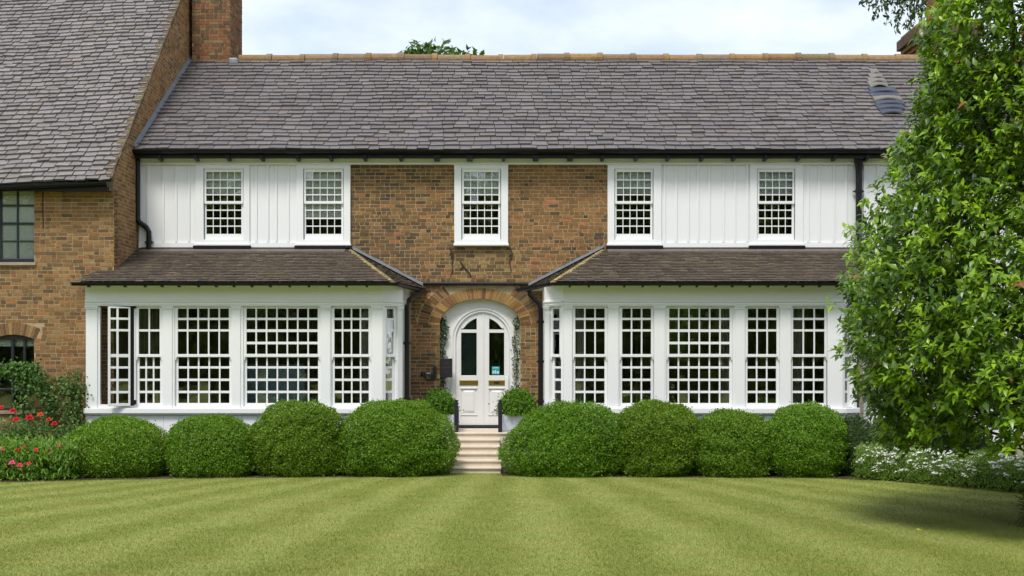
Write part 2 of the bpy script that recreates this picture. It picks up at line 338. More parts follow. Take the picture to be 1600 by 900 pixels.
class Slates:
    def __init__(s): s.l = []
    def plane(s, O, U, S, length, gauge, width, spans, pal, thick=0.014, parent=None, sag=None, rag=0.012, lift=1.0, gap=0.010):
        O, U, S = (np.array(k, float) for k in (O, U, S)); U /= np.linalg.norm(U); S /= np.linalg.norm(S); N = np.cross(U, S); N /= np.linalg.norm(N)
        n = int(math.ceil(length / gauge))
        for i in range(n):
            s0 = i * gauge
            sp = spans(min(s0 + gauge * 0.5, length))
            if not sp: continue
            a, b = sp; u = a - random.uniform(0, width)
            while u < b:
                wd = width * random.uniform(0.72, 1.3); u0, u1 = max(u, a), min(u + wd, b)
                if u1 - u0 > 0.03:
                    t = thick * random.uniform(0.7, 1.5); dr = random.gauss(0, rag); sk = random.gauss(0, rag * 0.5)
                    if random.random() < 0.025: dr -= 0.03; sk += random.choice((-1, 1)) * 0.015
                    sg = sag(u0, s0) if sag else 0.0; sg1 = sag(u1, s0) if sag else 0.0
                    top = min(s0 + gauge * 1.35, length + 0.02)
                    def P(uu, ss, h): return O + U * uu + S * ss + N * h
                    lo0, lo1 = s0 + dr + sk + sg, s0 + dr - sk + sg1
                    hb = 0.006 * lift; g = gap / 2
                    v = [P(u0 + g, lo0, hb + 0.012), P(u1 - g, lo1, hb + 0.012), P(u1 - g, top + sg1, -0.004), P(u0 + g, top + sg, -0.004),
                         P(u0 + g, lo0, hb + 0.012 + t), P(u1 - g, lo1, hb + 0.012 + t), P(u1 - g, top + sg1, 0.006), P(u0 + g, top + sg, 0.006)]
                    s.l.append((v, brick_colour(pal, 0.008, 0.10), parent))
                u += wd
    def emit(s, n_single, m_joined, m_single, single='slate', joined='slates'):
        def show(e):
            v, c, p = e; q = np.array(v[4:]); d = q[:, 1] + DIST; px = 800 + q[:, 0] * FPX / d; py = HY - (q[:, 2] - EYE) * FPX / d
            A = 0.5 * abs(sum(px[i] * py[(i + 1) % 4] - px[(i + 1) % 4] * py[i] for i in range(4)))
            return A if (-5 < px.mean() < 1420 and py.mean() > -5) else 0
        if n_single: s.l.sort(key=show, reverse=True)
        byp = {}
        for i, (v, c, p) in enumerate(s.l):
            if i < n_single:
                mm = MB(); mm.hexa(v); o = mm.build(single, m_single, p); o.color = (*c, 1)
            else: byp.setdefault(p.name, (MB(), p))[0].hexa(v, c)
        for b, p in byp.values():
            o = b.build(joined, m_joined, p); o['kind'] = 'stuff'

# ------------------------------------------------------------------ windows
UNIT = bpy.data.meshes.new('pane'); _m = MB(); _m.box(-0.5, 0.5, -0.5, 0.5, -0.5, 0.5); UNIT.from_pydata(_m.v, [], _m.f); UNIT.materials.append(M['glass'])
def pane(F, u0, u1, w, z0, z1, parent, extra=0.0):
    o = bpy.data.objects.new('pane', UNIT); o.location = F.p((u0 + u1) / 2, w, (z0 + z1) / 2)
    o.rotation_euler = (random.gauss(0, 0.008), 0, F.ang + random.gauss(0, 0.010)); o.scale = (u1 - u0 + 0.012, 0.004, z1 - z0 + 0.012)
    return link(o, parent)
def sash(mb, F, cols, rows, u0, u1, z0, z1, wf, th=0.04, parent=None):
    """stiles, rails and bars round panes; rows from the top down as (ztop, zbottom)"""
    wb = wf - th
    mb.fbox(F, u0, cols[0][0], wb, wf, z0, z1); mb.fbox(F, cols[-1][1], u1, wb, wf, z0, z1)
    mb.fbox(F, cols[0][0], cols[-1][1], wb, wf, rows[0][0], z1); mb.fbox(F, cols[0][0], cols[-1][1], wb, wf, z0, rows[-1][1])
    for a, b in zip(cols[:-1], cols[1:]): mb.fbox(F, a[1], b[0], wf - 0.026, wf - 0.006, rows[-1][1], rows[0][0])
    for a, b in zip(rows[:-1], rows[1:]):
        mb.fbox(F, cols[0][0], cols[-1][1], wf - 0.024, wf - 0.009, b[0], a[1])
    for c in cols:
        for r in rows: pane(F, c[0], c[1], wf - 0.02, r[1], r[0], parent)
def even(a, b, n, gap):
    w = (b - a - gap * (n - 1)) / n
    return [(a + i * (w + gap), a + i * (w + gap) + w) for i in range(n)]

# ------------------------------------------------------------------ the house
house = thing('house', 'long brick and white boarded house with slate roof and two bay windows', 'house', (0, 0, 0))
FM = Frame((0, 0)); FB = Frame((0, -2.1))
WX = -7.5                       # side wall of the brick wing
ZE, ZR, YE, YR = 6.22, 9.06, -0.3, 4.6
XR_END = 12.5
# wall core with window openings, floors, back wall, partitions
wins_u = [(wx(475, 0), wx(536, 0)), ]
UPW = [dict(c=(306, 391), g=(323, 377.5)), dict(c=(463.7, 548), g=(478.5, 533.8)), dict(c=(710, 794), g=(725, 779)), dict(c=(949, 1033), g=(963.7, 1016.7)), dict(c=(1171, 1254), g=(1186, 1237.7))]
zo0, zo1 = wz(376, 0), wz(265, 0)
mb = MB()
edges = [WX + 0.005]
for w_ in UPW: edges += [wx(w_['g'][0] - 4, 0), wx(w_['g'][1] + 4, 0)]
edges.append(XR_END)
for i in range(0, len(edges), 2): mb.box(edges[i], edges[i + 1], 0, 0.22, 3.3, 6.15)
for i in range(1, len(edges) - 1, 2):
    mb.box(edges[i], edges[i + 1], 0, 0.22, 3.3, zo0); mb.box(edges[i], edges[i + 1], 0, 0.22, zo1, 6.15)
# ground floor: solid round the door, arch opening cut as a polygon
DX0, DX1 = wx(687, 0), wx(813, 0); DC = (DX0 + DX1) / 2; DA = (DX1 - DX0) / 2; ZSP, ZTOP = wz(508, 0), wz(467, 0)
def arch(t, k=0.0): return (DC + (DA + k) * math.cos(t), ZSP + (ZTOP - ZSP + k) * math.sin(t))
poly = [(-2.06, 0.3), (DX0, 0.3)] + [arch(math.pi - i * math.pi / 28) for i in range(29)] + [(DX1, 0.3), (0.62, 0.3), (0.62, 3.3), (-2.06, 3.3)]
mb.fprism(FM, poly, -0.34, 0.0)
wall = mb.build('wall', M['mortar'], house)
mb = MB()
mb.box(WX + 0.02, XR_END, 5.0, 5.2, 0, 6.1); mb.box(XR_END - 0.2, XR_END, 0.22, 5.0, 0, 6.1); mb.box(WX + 0.01, WX + 0.12, 0.3, 5.0, 0, 6.1)
mb.box(-2.18, -2.08, -1.70, 5.0, 0.3, 3.2); mb.box(0.64, 0.74, -1.70, 5.0, 0.3, 3.2); mb.box(6.95, 7.1, -0.02, 5.0, 0.0, 3.2)
for xx in (-5.0, -2.4, 0.9, 3.6): mb.box(xx, xx + 0.1, 0.24, 5.0, 3.46, 6.08)
mb.box(-2.08, 0.64, 2.2, 2.3, 0.3, 3.2)
mb.box(WX + 0.12, XR_END - 0.2, 0.24, 5.0, 6.02, 6.1)
mb.build('partition', M['room'], house)
mb = MB(); mb.box(WX + 0.12, -2.3, -1.9, 5.0, 0.5, 0.6); mb.box(0.85, 6.1, -1.9, 5.0, 0.5, 0.6); mb.box(-1.94, 0.5, 0.36, 2.2, 0.5, 0.6); mb.box(WX + 0.12, XR_END - 0.2, 0.24, 5.0, 3.3, 3.45)
mb.box(-7.4, -2.42, -1.95, 0.24, 3.25, 3.3); mb.box(0.98, 6.0, -1.95, 0.24, 3.25, 3.3)
mb.build('floor', M['room_floor'], house)
# bricks of the middle panel and round the door
BK = Bricks()
z_lo, z_hi = wz(668, 0), wz(258, 0)
c3 = UPW[2]['c']; hz = lambda x0, z0, x1, z1, z: x0 + (x1 - x0) * (z - z0) / (z1 - z0)
def ring_k(t):
    e = abs(t - math.pi / 2)
    return 0.22 if e < 0.62 else 0.44
def spans_mid(z):
    L, R = -3.25, 1.95
    if z < 3.6: L, R = -2.03, 0.6
    out = [(L, R)]
    cut = []
    if wz(387, 0) < z: cut.append((wx(c3[0], 0), wx(c3[1], 0)))
    if z < ZSP: cut.append((DX0, DX1))
    else:
        us = [arch(t, ring_k(t) + 0.012) for t in np.linspace(0, math.pi, 181)]
        ins = [u for u, zz in us if zz >= z]
        if ins: cut.append((min(ins), max(ins)))
    if z < ZSP + 0.02 and z >= ZSP: cut.append((DX0 - 0.45, DX1 + 0.45))
    for a, b in cut:
        nw = []
        for s0, s1 in out:
            if b <= s0 or a >= s1: nw.append((s0, s1)); continue
            if a > s0: nw.append((s0, a))
            if b < s1: nw.append((b, s1))
        out = nw
    return [(a, b) for a, b in out if b - a > 0.05]
PAL_DK = [(0.15, 0.095, 0.048)] * 3 + [(0.115, 0.077, 0.044)] * 3 + [(0.19, 0.112, 0.05)] * 4
PAL_OR = [(0.27, 0.142, 0.057)] * 4 + [(0.24, 0.13, 0.054)] * 4 + [(0.22, 0.12, 0.05)] * 2 + [(0.34, 0.14, 0.06)] + [(0.11, 0.075, 0.045)]
PAL_YE = [(0.28, 0.19, 0.075)] * 3 + [(0.23, 0.145, 0.06)] * 3 + [(0.14, 0.09, 0.045)] * 2
def pal_mid(u, z):
    f = math.sin(u * 2.1 + 1.0) + math.sin(z * 2.6 + u) + random.gauss(0, .8)
    if z < 4.25 and -1.4 < u < .3 and random.random() < .6: return PAL_YE
    if u > -.1: return PAL_OR if f > -.9 else PAL_MAIN
    return PAL_DK if f > .35 else PAL_MAIN
BK.wall(FM, z_lo, z_hi, spans_mid, pal_mid, parent=wall)
def voussoirs(F, cfun, k0, k1, t0, t1, n, pal, parent, w=0.01):
    for i in range(n):
        ta, tb = t0 + (t1 - t0) * (i + 0.09) / n, t0 + (t1 - t0) * (i + 0.91) / n
        p = [cfun(ta, k0), cfun(ta, k1), cfun(tb, k1), cfun(tb, k0)]
        if t1 < t0: p = p[::-1]
        m2 = MB(); ww = w + random.uniform(-0.003, 0.004); m2.fprism(F, p, -0.05, ww); o = m2.build('brick', M['brick1'], parent); o.color = (*brick_colour(pal), 1)
voussoirs(FM, arch, 0.004, 0.212, 0.0, math.pi, 37, PAL_ARCH, wall)
voussoirs(FM, arch, 0.225, 0.43, 0.0, math.pi / 2 - 0.62, 14, PAL_MAIN, wall, 0.006)
voussoirs(FM, arch, 0.225, 0.43, math.pi / 2 + 0.62, math.pi, 14, PAL_MAIN, wall, 0.006)

# main roof
roof_n = math.hypot(YR - YE, ZR - ZE)
mb = MB()
def roofz(y): return ZE + (y - YE) * (ZR - ZE) / (YR - YE)
mb.add([(WX + .01, YE, ZE - .03), (XR_END, YE, ZE - .03), (XR_END, YR, ZR - .03), (WX + .01, YR, ZR - .03), (WX + .01, YE, ZE - .1), (XR_END, YE, ZE - .1), (XR_END, 9.5, ZE - .1), (WX + .01, 9.5, ZE - .1)],
       [(0, 1, 2, 3), (4, 7, 6, 5), (0, 4, 5, 1), (1, 5, 6, 2), (3, 2, 6, 7), (0, 3, 7, 4)])
roof = mb.build('roof', M['underlay'], house)
PAL_SL = [(0.134, 0.121, 0.123)] * 7 + [(0.147, 0.132, 0.132)] * 5 + [(0.120, 0.109, 0.112)] * 4 + [(0.158, 0.138, 0.130)] * 2 + [(0.128, 0.110, 0.105)]
SL = Slates()
sag = lambda u, s: 0.02 * math.sin(u * 0.9 + s * 0.7) + 0.01 * math.sin(u * 2.7 + s * 2.1)
SL.plane((WX, YE - 0.06, ZE - 0.045), (1, 0, 0), (0, YR - YE, ZR - ZE), roof_n + 0.04, 0.226, 0.27, lambda s: (0.03, XR_END - WX), PAL_SL, thick=0.026, gap=.012, parent=roof, sag=sag, rag=0.012)
SL.emit(300, M['slate'], M['slate1'])
PAL_RG = [(0.25, 0.155, 0.08), (0.215, 0.15, 0.09), (0.27, 0.17, 0.08), (0.20, 0.145, 0.095)]
x = -6.35
k = 0
while x < XR_END:
    L = 0.74; mm = MB(); dz = 0.018 * math.sin(x * 1.3) + random.uniform(-0.008, 0.008)
    def halfround(r0, x0, x1):
        pr = [(math.cos(t) * r0, math.sin(t) * r0) for t in np.linspace(math.pi * 1.12, -0.12 * math.pi, 10)]
        vs_ = [(x0, YR + a * 1.15, ZR - 0.02 + b + dz) for a, b in pr] + [(x1, YR + a * 1.15, ZR - 0.02 + b + dz) for a, b in pr]
        n_ = len(pr); mm.add(vs_, [(i, i + 1, i + 1 + n_, i + n_) for i in range(n_ - 1)] + [tuple(range(n_))[::-1], tuple(range(n_, 2 * n_))], brick_colour(PAL_RG))
    halfround(0.125, x, x + L); halfround(0.148, x + L - 0.10, x + L + 0.02)
    mm.build('ridge_tile', M['ridge'], roof); x += L + 0.03
# slipped, humped slates and exposed dark patch near the right end
for (px0, px1, py, hgt, colr) in [(1362, 1375, 118, .05, 0), (1361, 1382, 126, .07, 0), (1360, 1386, 133, .08, 0), (1360, 1389, 139, .08, 0), (1361, 1403, 147, .05, 1), (1362, 1407, 153, .03, 1), (1366, 1410, 159, .06, 0), (1370, 1414, 166, .05, 1), (1372, 1414, 173, .05, 1), (1377, 1413, 180, .05, 1)]:
    # solve depth on the roof plane for this row
    kz = (ZR - ZE) / (YR - YE); a = (HY - py) / FPX
    Y = (EYE + a * DIST - ZE + YE * kz) / (kz - a); x0, x1 = wx(px0, Y), wx(px1, Y); mm = MB(); n_ = 7
    for i in range(n_):
        ua, ub = x0 + (x1 - x0) * i / n_, x0 + (x1 - x0) * (i + 1) / n_
        h = lambda u: hgt * math.sin(math.pi * min(1, max(0, (u - x0) / (x1 - x0)))) + 0.035
        z = roofz(Y)
        mm.hexa([(ua, Y - .04, z + h(ua) - .03), (ub, Y - .04, z + h(ub) - .03), (ub, Y + .3, z + .3 * kz), (ua, Y + .3, z + .3 * kz), (ua, Y - .04, z + h(ua)), (ub, Y - .04, z + h(ub)), (ub, Y + .3, z + .3 * kz + .03 + hgt * .4), (ua, Y + .3, z + .3 * kz + .03 + hgt * .4)])
    o = mm.build('slipped_slate', M['slate1'], roof); o.color = ((0.040, 0.050, 0.075, 1) if colr else (0.165, 0.158, 0.135, 1))
    o['label'] = 'lifted slate with blue grey face' if colr else 'humped pale slate out of line'
# lead flashing against the wing wall
mb = MB(); prev = None
for i in range(13):
    y0 = YE + (YR - YE) * i / 12; z = roofz(y0) + 0.03
    cur = [(WX + 0.012, y0, z + 0.09), (WX + 0.014, y0, z + 0.005), (WX + 0.075, y0, z + 0.012)]
    if prev: mb.add(prev + cur, [(0, 3, 4, 1), (1, 4, 5, 2)])
    prev = cur
mb.build('lead_flashing', M['lead'], house)

# frieze, soffit, gutter, rafter feet
mb = MB(); mb.box(WX + .02, XR_END, -0.075, -0.002, wz(257, 0), 6.07); mb.box(WX + .02, XR_END, -0.095, -0.076, wz(258, 0), wz(255.5, 0)); mb.build('frieze_board', M['white'], house)
mb = MB(); mb.box(WX + .02, XR_END, -0.24, -0.08, 6.075, 6.10); mb.build('soffit', M['soffit'], house)
def gutter(pts, r, parent, name='gutter'):
    """half-round channel with lip"""
    m2 = MB(); b = None; prof = [(math.cos(t) * r, math.sin(t) * r) for t in np.linspace(math.pi, 2 * math.pi, 9)]
    prof = prof + [(r * .82, 0)] + [(math.cos(t) * r * .82, math.sin(t) * r * .82) for t in np.linspace(2 * math.pi, math.pi, 9)][1:]
    rings = []
    for i, p in enumerate(pts):
        p = np.array(p, float); t = np.array(pts[min(i + 1, len(pts) - 1)], float) - np.array(pts[max(i - 1, 0)], float); t[2] = 0; t /= np.linalg.norm(t)
        nrm = np.array([t[1], -t[0], 0]); rings.append([p + nrm * a + np.array([0, 0, c]) for a, c in prof])
    n_ = len(prof)
    vs_ = [q for rg in rings for q in rg]; fs = []
    for i in range(len(rings) - 1): fs += [(i * n_ + k, i * n_ + (k + 1) % n_, (i + 1) * n_ + (k + 1) % n_, (i + 1) * n_ + k) for k in range(n_)]
    e = (len(rings) - 1) * n_
    fs += [tuple(range(9)), tuple(e + k for k in range(9))[::-1]]
    m2.add(vs_, fs); return m2.build(name, M['black'], parent)
gutter([(WX + 0.02, YE - .10, ZE - 0.035), (XR_END, YE - .10, ZE - 0.035)], 0.062, house)
mb = MB(); mb.box(WX + .02, XR_END, -0.27, -0.245, 6.03, 6.15); mb.build('fascia', M['black'], house)
px = 255
while px < 1420:
    X = wx(px, 0); mm = MB(); hw = random.choice((0.03, 0.03, 0.055)); zt = 6.07
    mm.fprism(Frame((X, 0), (0, 1)), [(-0.33, zt - .055), (-0.08, zt - .075), (-0.08, zt + .02), (-0.33, zt + .02)], -hw, hw)
    mm.build('rafter_foot', M['black'], house); px += random.uniform(49, 56)

# boarded panels: boards and cover strips
ZB0, ZB1 = wz(386, 0), wz(257, 0)
segs = [(218, 306, [232, 256, 276, 296]), (391, 463.7, [401, 419, 432, 451]), (1033, 1171, [1038, 1056, 1075, 1090, 1107.5, 1130, 1147.5, 1167]), (1254, 1334, [1262, 1279, 1302, 1321]), (1348, 1700, [1350, 1371, 1392, 1411, 1431, 1452, 1474, 1498, 1520, 1543, 1566, 1590, 1614, 1640, 1665, 1690])]
for a, b, js in segs:
    cuts = [a] + js + [b]
    for c0, c1 in zip(cuts[:-1], cuts[1:]):
        if c1 - c0 < 1.5: continue
        mm = MB(); dp = random.uniform(-.002, .002); mm.box(wx(c0, 0) + .002, wx(c1, 0) - .002, -0.035 + dp, -0.001, ZB0 if a < 1340 else 0.35, ZB1); mm.build('board', M['white'], house)
    for j in js:
        mm = MB(); mm.box(wx(j, 0) - .022, wx(j, 0) + .022, -0.058, -0.0375, (ZB0 + .09) if a < 1340 else 0.35, ZB1 - .003); mm.build('cover_strip', M['white'], house, bevel=0.005)
    if a < 1340:
        mm = MB(); mm.box(wx(a, 0), wx(b, 0), -0.062, -0.0375, ZB0 - .02, ZB0 + .085); mm.build('bottom_rail', M['white'], house)
mm = MB(); mm.box(wx(1334, 0), wx(1348, 0), -.03, -.001, ZB0, ZB1); mm.build('board', M['white'], house)

# upper windows
UROW = [(269.25, 280), (282.5, 293), (295, 303.75), (305.6, 314.6)]; LROW = [(319, 327.5), (329.3, 340), (342.2, 352.5), (354.2, 365.5)]
for w_ in UPW:
    X0, X1 = wx(w_['c'][0], 0), wx(w_['c'][1], 0); g0, g1 = wx(w_['g'][0], 0), wx(w_['g'][1], 0)
    root = sub('sash_window', house)
    zc0, zc1 = wz(381, 0), wz(258.5, 0); b0, b1 = g0 - .05, g1 + .05; zb0, zb1 = wz(375, 0), wz(264.5, 0)
    mm = MB(); F = FM
    mm.fbox(F, X0, b0, 0.001, .075, zc0, zc1); mm.fbox(F, b1, X1, 0.001, .075, zc0, zc1); mm.fbox(F, b0, b1, 0.001, .0745, zb1, zc1); mm.fbox(F, b0, b1, 0.001, .0745, zc0, zb0)
    mm.build('casing', M['white'], root, bevel=0.006)
    mm = MB(); mm.fbox(F, X0 - .015, X1 + .015, .0, .115, zc0 - .045, zc0 - .001); mm.build('sill', M['white'], root, bevel=0.008)
    mm = MB(); mm.fbox(F, X0 - .02, X1 + .02, .0, .10, zc1 + .001, zc1 + .03); mm.build('head_moulding', M['white'], root, bevel=0.006)
    mm = MB(); zm = wz(316.8, 0)
    sash(mm, F, even(g0, g1, 5, .0155), [(wz(a, 0), wz(b, 0)) for a, b in UROW], b0 + .012, b1 - .012, zm - .024, zb1, .045, parent=root); mm.build('upper_sash', M['white'], root, bevel=0.003)
    mm = MB(); sash(mm, F, even(g0 - .006, g1 - .006, 5, .0155), [(wz(a, 0), wz(b, 0)) for a, b in LROW], b0 + .012, b1 - .012, zb0, zm + .02, .0, parent=root); mm.build('lower_sash', M['white'], root, bevel=0.003)
    if w_ is not UPW[2]:
        mm = MB(); mm.box(X0 - .03, X1 + .03, -.13, -.001, wz(388.5, 0), zc0 - .047); mm.build('sill_flashing', M['black'], root)

# bays -------------------------------------------------------------------
ZEB, ZTB = 3.468, wz(390, 0)
ZF1, ZF0 = 3.42, wz(469.5, -2.1)          # frieze
ZC0 = wz(478, -2.1)                       # bottom of cornice band
ZS1, ZS0 = wz(638, -2.1), wz(646, -2.1)   # sill
R7 = [(482, 496.5), (500, 514.5), (518, 553.3)]; R8 = [(482, 496.5), (500, 514.5), (518.8, 534), (538, 553)]; RL = [(558.3, 572.5), (576, 591.8), (595.5, 610.8), (614.5, 630)]
zz = lambda rows: [(wz(a, -2.1), wz(b, -2.1)) for a, b in rows]
ZM = wz(556, -2.1)
def bay_window(F, u0, u1, g0, g1, ncu, top, ncl=None, gap=.028):
    """a double sash between two posts; u0..u1 the gap between posts, g0..g1 the glass"""
    root = sub('sash_window', house)
    ncl = ncl or ncu
    mm = MB(); zt = ZC0 - .002; zb = ZS1 + .004
    mm.fbox(F, u0, g0 - .055, -.10, -.02, zb, zt); mm.fbox(F, g1 + .055, u1, -.10, -.02, zb, zt)
    mm.fbox(F, g0 - .055, g1 + .055, -.10, -.021, wz(480, -2.1), zt); mm.fbox(F, g0 - .055, g1 + .055, -.10, -.021, zb, wz(635, -2.1)); mm.build('frame', M['white'], root, bevel=.004)
    mm = MB(); sash(mm, F, even(g0, g1, ncu, gap), zz(top), g0 - .053, g1 + .053, ZM - .02, wz(480.3, -2.1), -.035, parent=root)
    for uu in (g0 - .053, g1 + .053):
        sg = 1 if uu < g1 else -1
        mm.fprism(F, [(uu, ZM - .02), (uu, ZM - .09), (uu + sg * .02, ZM - .07), (uu + sg * .035, ZM - .02)] if sg > 0 else [(uu - .035, ZM - .02), (uu - .02, ZM - .07), (uu, ZM - .09), (uu, ZM - .02)], -.07, -.038)
    mm.build('upper_sash', M['white'], root, bevel=.003)
    mm = MB(); sash(mm, F, even(g0, g1, ncl, gap), zz(RL), g0 - .053, g1 + .053, wz(634.8, -2.1), ZM + .018, -.08, parent=root); mm.build('lower_sash', M['white'], root, bevel=.003)
    return root
def post(F, u0, u1):
    mm = MB(); mm.fbox(F, u0, u1, -.12, .0, ZS1 + .002, ZC0 - .03); mm.fbox(F, u0 - .012, u1 + .012, -.12, .02, ZC0 - .055, ZC0 - .001)
    mm.fbox(F, u0 - .02, u1 + .02, -.12, .03, ZC0 - .022, ZC0 - .002)
    mm.build('pilaster', M['white'], house, bevel=.005)
bx = lambda p: wx(p, -2.1)
CANT = 0.34; LBX0, LBX1 = bx(133), -2.395; RBX0, RBX1 = 0.949, bx(1317)
FLC = Frame((LBX1, -2.1), (1, 1)); FRC = Frame((RBX0 - CANT, -2.1 + CANT), (1, -1)); FRR = Frame((RBX1, -2.1), (1, 1)); CL = CANT * math.sqrt(2)
for a, b in [(134, 152), (254, 269), (362, 375.5), (501, 516), (581, 597.5)]: post(FB, bx(a), bx(b))
for a, b in [(881, 894), (951, 966), (1022, 1039), (1149, 1164), (1219, 1236), (1293, 1316.5)]: post(FB, bx(a), bx(b))
bay_window(FB, bx(269), bx(362), bx(277), bx(357), 5, R7)
bay_window(FB, bx(375.5), bx(501), bx(384.5), bx(496), 7, R8)
bay_window(FB, bx(516), bx(581), bx(522), bx(575.5), 4, R7)
bay_window(FB, bx(894), bx(951), bx(899), bx(945), 3, R7)
bay_window(FB, bx(966), bx(1022), bx(972.5), bx(1017.5), 3, R7)
bay_window(FB, bx(1039), bx(1149), bx(1046), bx(1140.5), 6, R8)
bay_window(FB, bx(1164), bx(1219), bx(1169), bx(1214), 3, R7)
bay_window(FB, bx(1236), bx(1293), bx(1240), bx(1289), 3, R7)
for F, flip in ((FLC, 0), (FRC, 1), (FRR, 0)):
    bay_window(F, .075, CL - .12 if not flip else CL - .075, .13, .30, 1, R7) if not flip else bay_window(F, .12, CL - .05, .18, .35, 1, R7)
    post(F, CL - .12, CL) if not flip else post(F, 0, .12)
    mm = MB(); (mm.fbox(F, 0.0, .072, -.12, -.003, ZS1 + .002, ZC0 - .002) if not flip else mm.fbox(F, CL - .05, CL, -.12, -.003, ZS1 + .002, ZC0 - .002)); mm.build('corner_post', M['white'], house)
# left end of the left bay: fixed light + opened casement
root = bay_window(FB, bx(203), bx(254), bx(216), bx(248.5), 2, [(482, 514.5), (518, 553.3)], 3)
case = sub('casement', house)
FO = Frame((bx(204.5) - .62 * math.cos(.80), -2.1 - .02 - .62 * math.sin(.80) * 0.55), (math.cos(.80), math.sin(.80) * 0.55))
mm = MB(); cw = .40
FO = Frame((bx(204.5) - cw * math.cos(.5), -2.14 - cw * math.sin(.5)), (math.cos(.5), math.sin(.5)))
sash(mm, FO, [(.04, .15), (.19, cw - .03)], zz([(482, 496.5), (500, 514.5), (518, 553.3)] + RL), 0, cw, wz(634, -2.1), wz(479.5, -2.1), 0, parent=case); mm.build('casement_sash', M['white'], case, bevel=.003)
mm = MB(); mm.fbox(FB, bx(204), bx(209), -.1, -.01, wz(634, -2.1), wz(479, -2.1)); mm.fbox(FB, bx(205), bx(213), -.02, .03, wz(632, -2.1), wz(625, -2.1)); mm.fbox(FB, bx(204), bx(212), -.02, .01, wz(482, -2.1), wz(478.5, -2.1)); mm.build('hinge_dark_gap', M['black'], case)  # solid black strip stands in for the shaded gap, with hinge blocks at its ends
mm = MB(); mm.fbox(FB, bx(152), bx(203), -.10, -.02, ZS1 + .004, wz(632, -2.1)); mm.fbox(FB, bx(152), bx(156), -.1, -.02, wz(632, -2.1), ZC0 - .01); mm.build('casement_frame', M['white'], case)
# frieze, cornice, sill, skirting for each bay: runs along front and cants
def bay_trim(x0, x1, lc, rc):
    runs = [(FB, x0, x1)]
    if lc: runs.append((FRC, 0, CL))
    if rc: runs.append((FLC if rc == 1 else FRR, 0, CL))
    for F, a, b in runs:
        e = .001 if F is FB else -.001
        mm = MB(); mm.fbox(F, a, b, -.14, -.004 + e, ZF0, ZF1); mm.build('frieze_board', M['white'], house)
        mm = MB(); mm.fbox(F, a, b, -.14, .020 + e, ZC0, ZF0 - .03); mm.fbox(F, a, b, -.14, .045 + e, ZF0 - .03, ZF0 - .001); mm.fbox(F, a, b, -.14, .03 + e, ZC0 + .022, ZC0 + .036); mm.build('cornice', M['white'], house, bevel=.006)
        mm = MB(); mm.fbox(F, a - .01, b + .01, -.14, .07 + e, ZS0, ZS1); mm.fbox(F, a, b, -.13, .03 + e, ZS0 - .03, ZS0 - .001); mm.build('sill', M['white'], house, bevel=.01)
        n_ = max(1, int((b - a) / .29))
        for i in range(n_):
            mm = MB(); mm.fbox(F, a + (b - a) * i / n_ + .003, a + (b - a) * (i + 1) / n_ - .003, -.12, -.012 + random.uniform(-.002, .002), .05, ZS0 - .031); mm.build('skirting_board', M['white'], house)
        mm = MB(); mm.fbox(F, a, b, -.14, -.03, 0, ZS0 - .04); mm.build('skirting_backing', M['white'], house)
bay_trim(LBX0, LBX1, 0, 1); bay_trim(RBX0, RBX1, 1, 2)
mm = MB(); mm.box(LBX0, LBX0 + .1, -2.1 + .14, -1.67, 0.0, ZF1); mm.build('bay_side', M['white'], house)
mm = MB(); mm.box(RBX1 + CANT - .1, RBX1 + CANT, -2.1 + CANT, -.04, 0.0, ZF1); mm.build('bay_side', M['white'], house)
# white returns on the bays' inner sides
mm = MB(); mm.box(LBX1 + CANT - .02, LBX1 + CANT + .0, -2.1 + CANT + .01, -.01, 0.0, ZF1); mm.build('bay_side', M['white'], house)
mm = MB(); mm.box(RBX0 - CANT, RBX0 - CANT + .02, -2.1 + CANT + .01, -.01, 0.0, ZF1); mm.build('bay_side', M['white'], house)
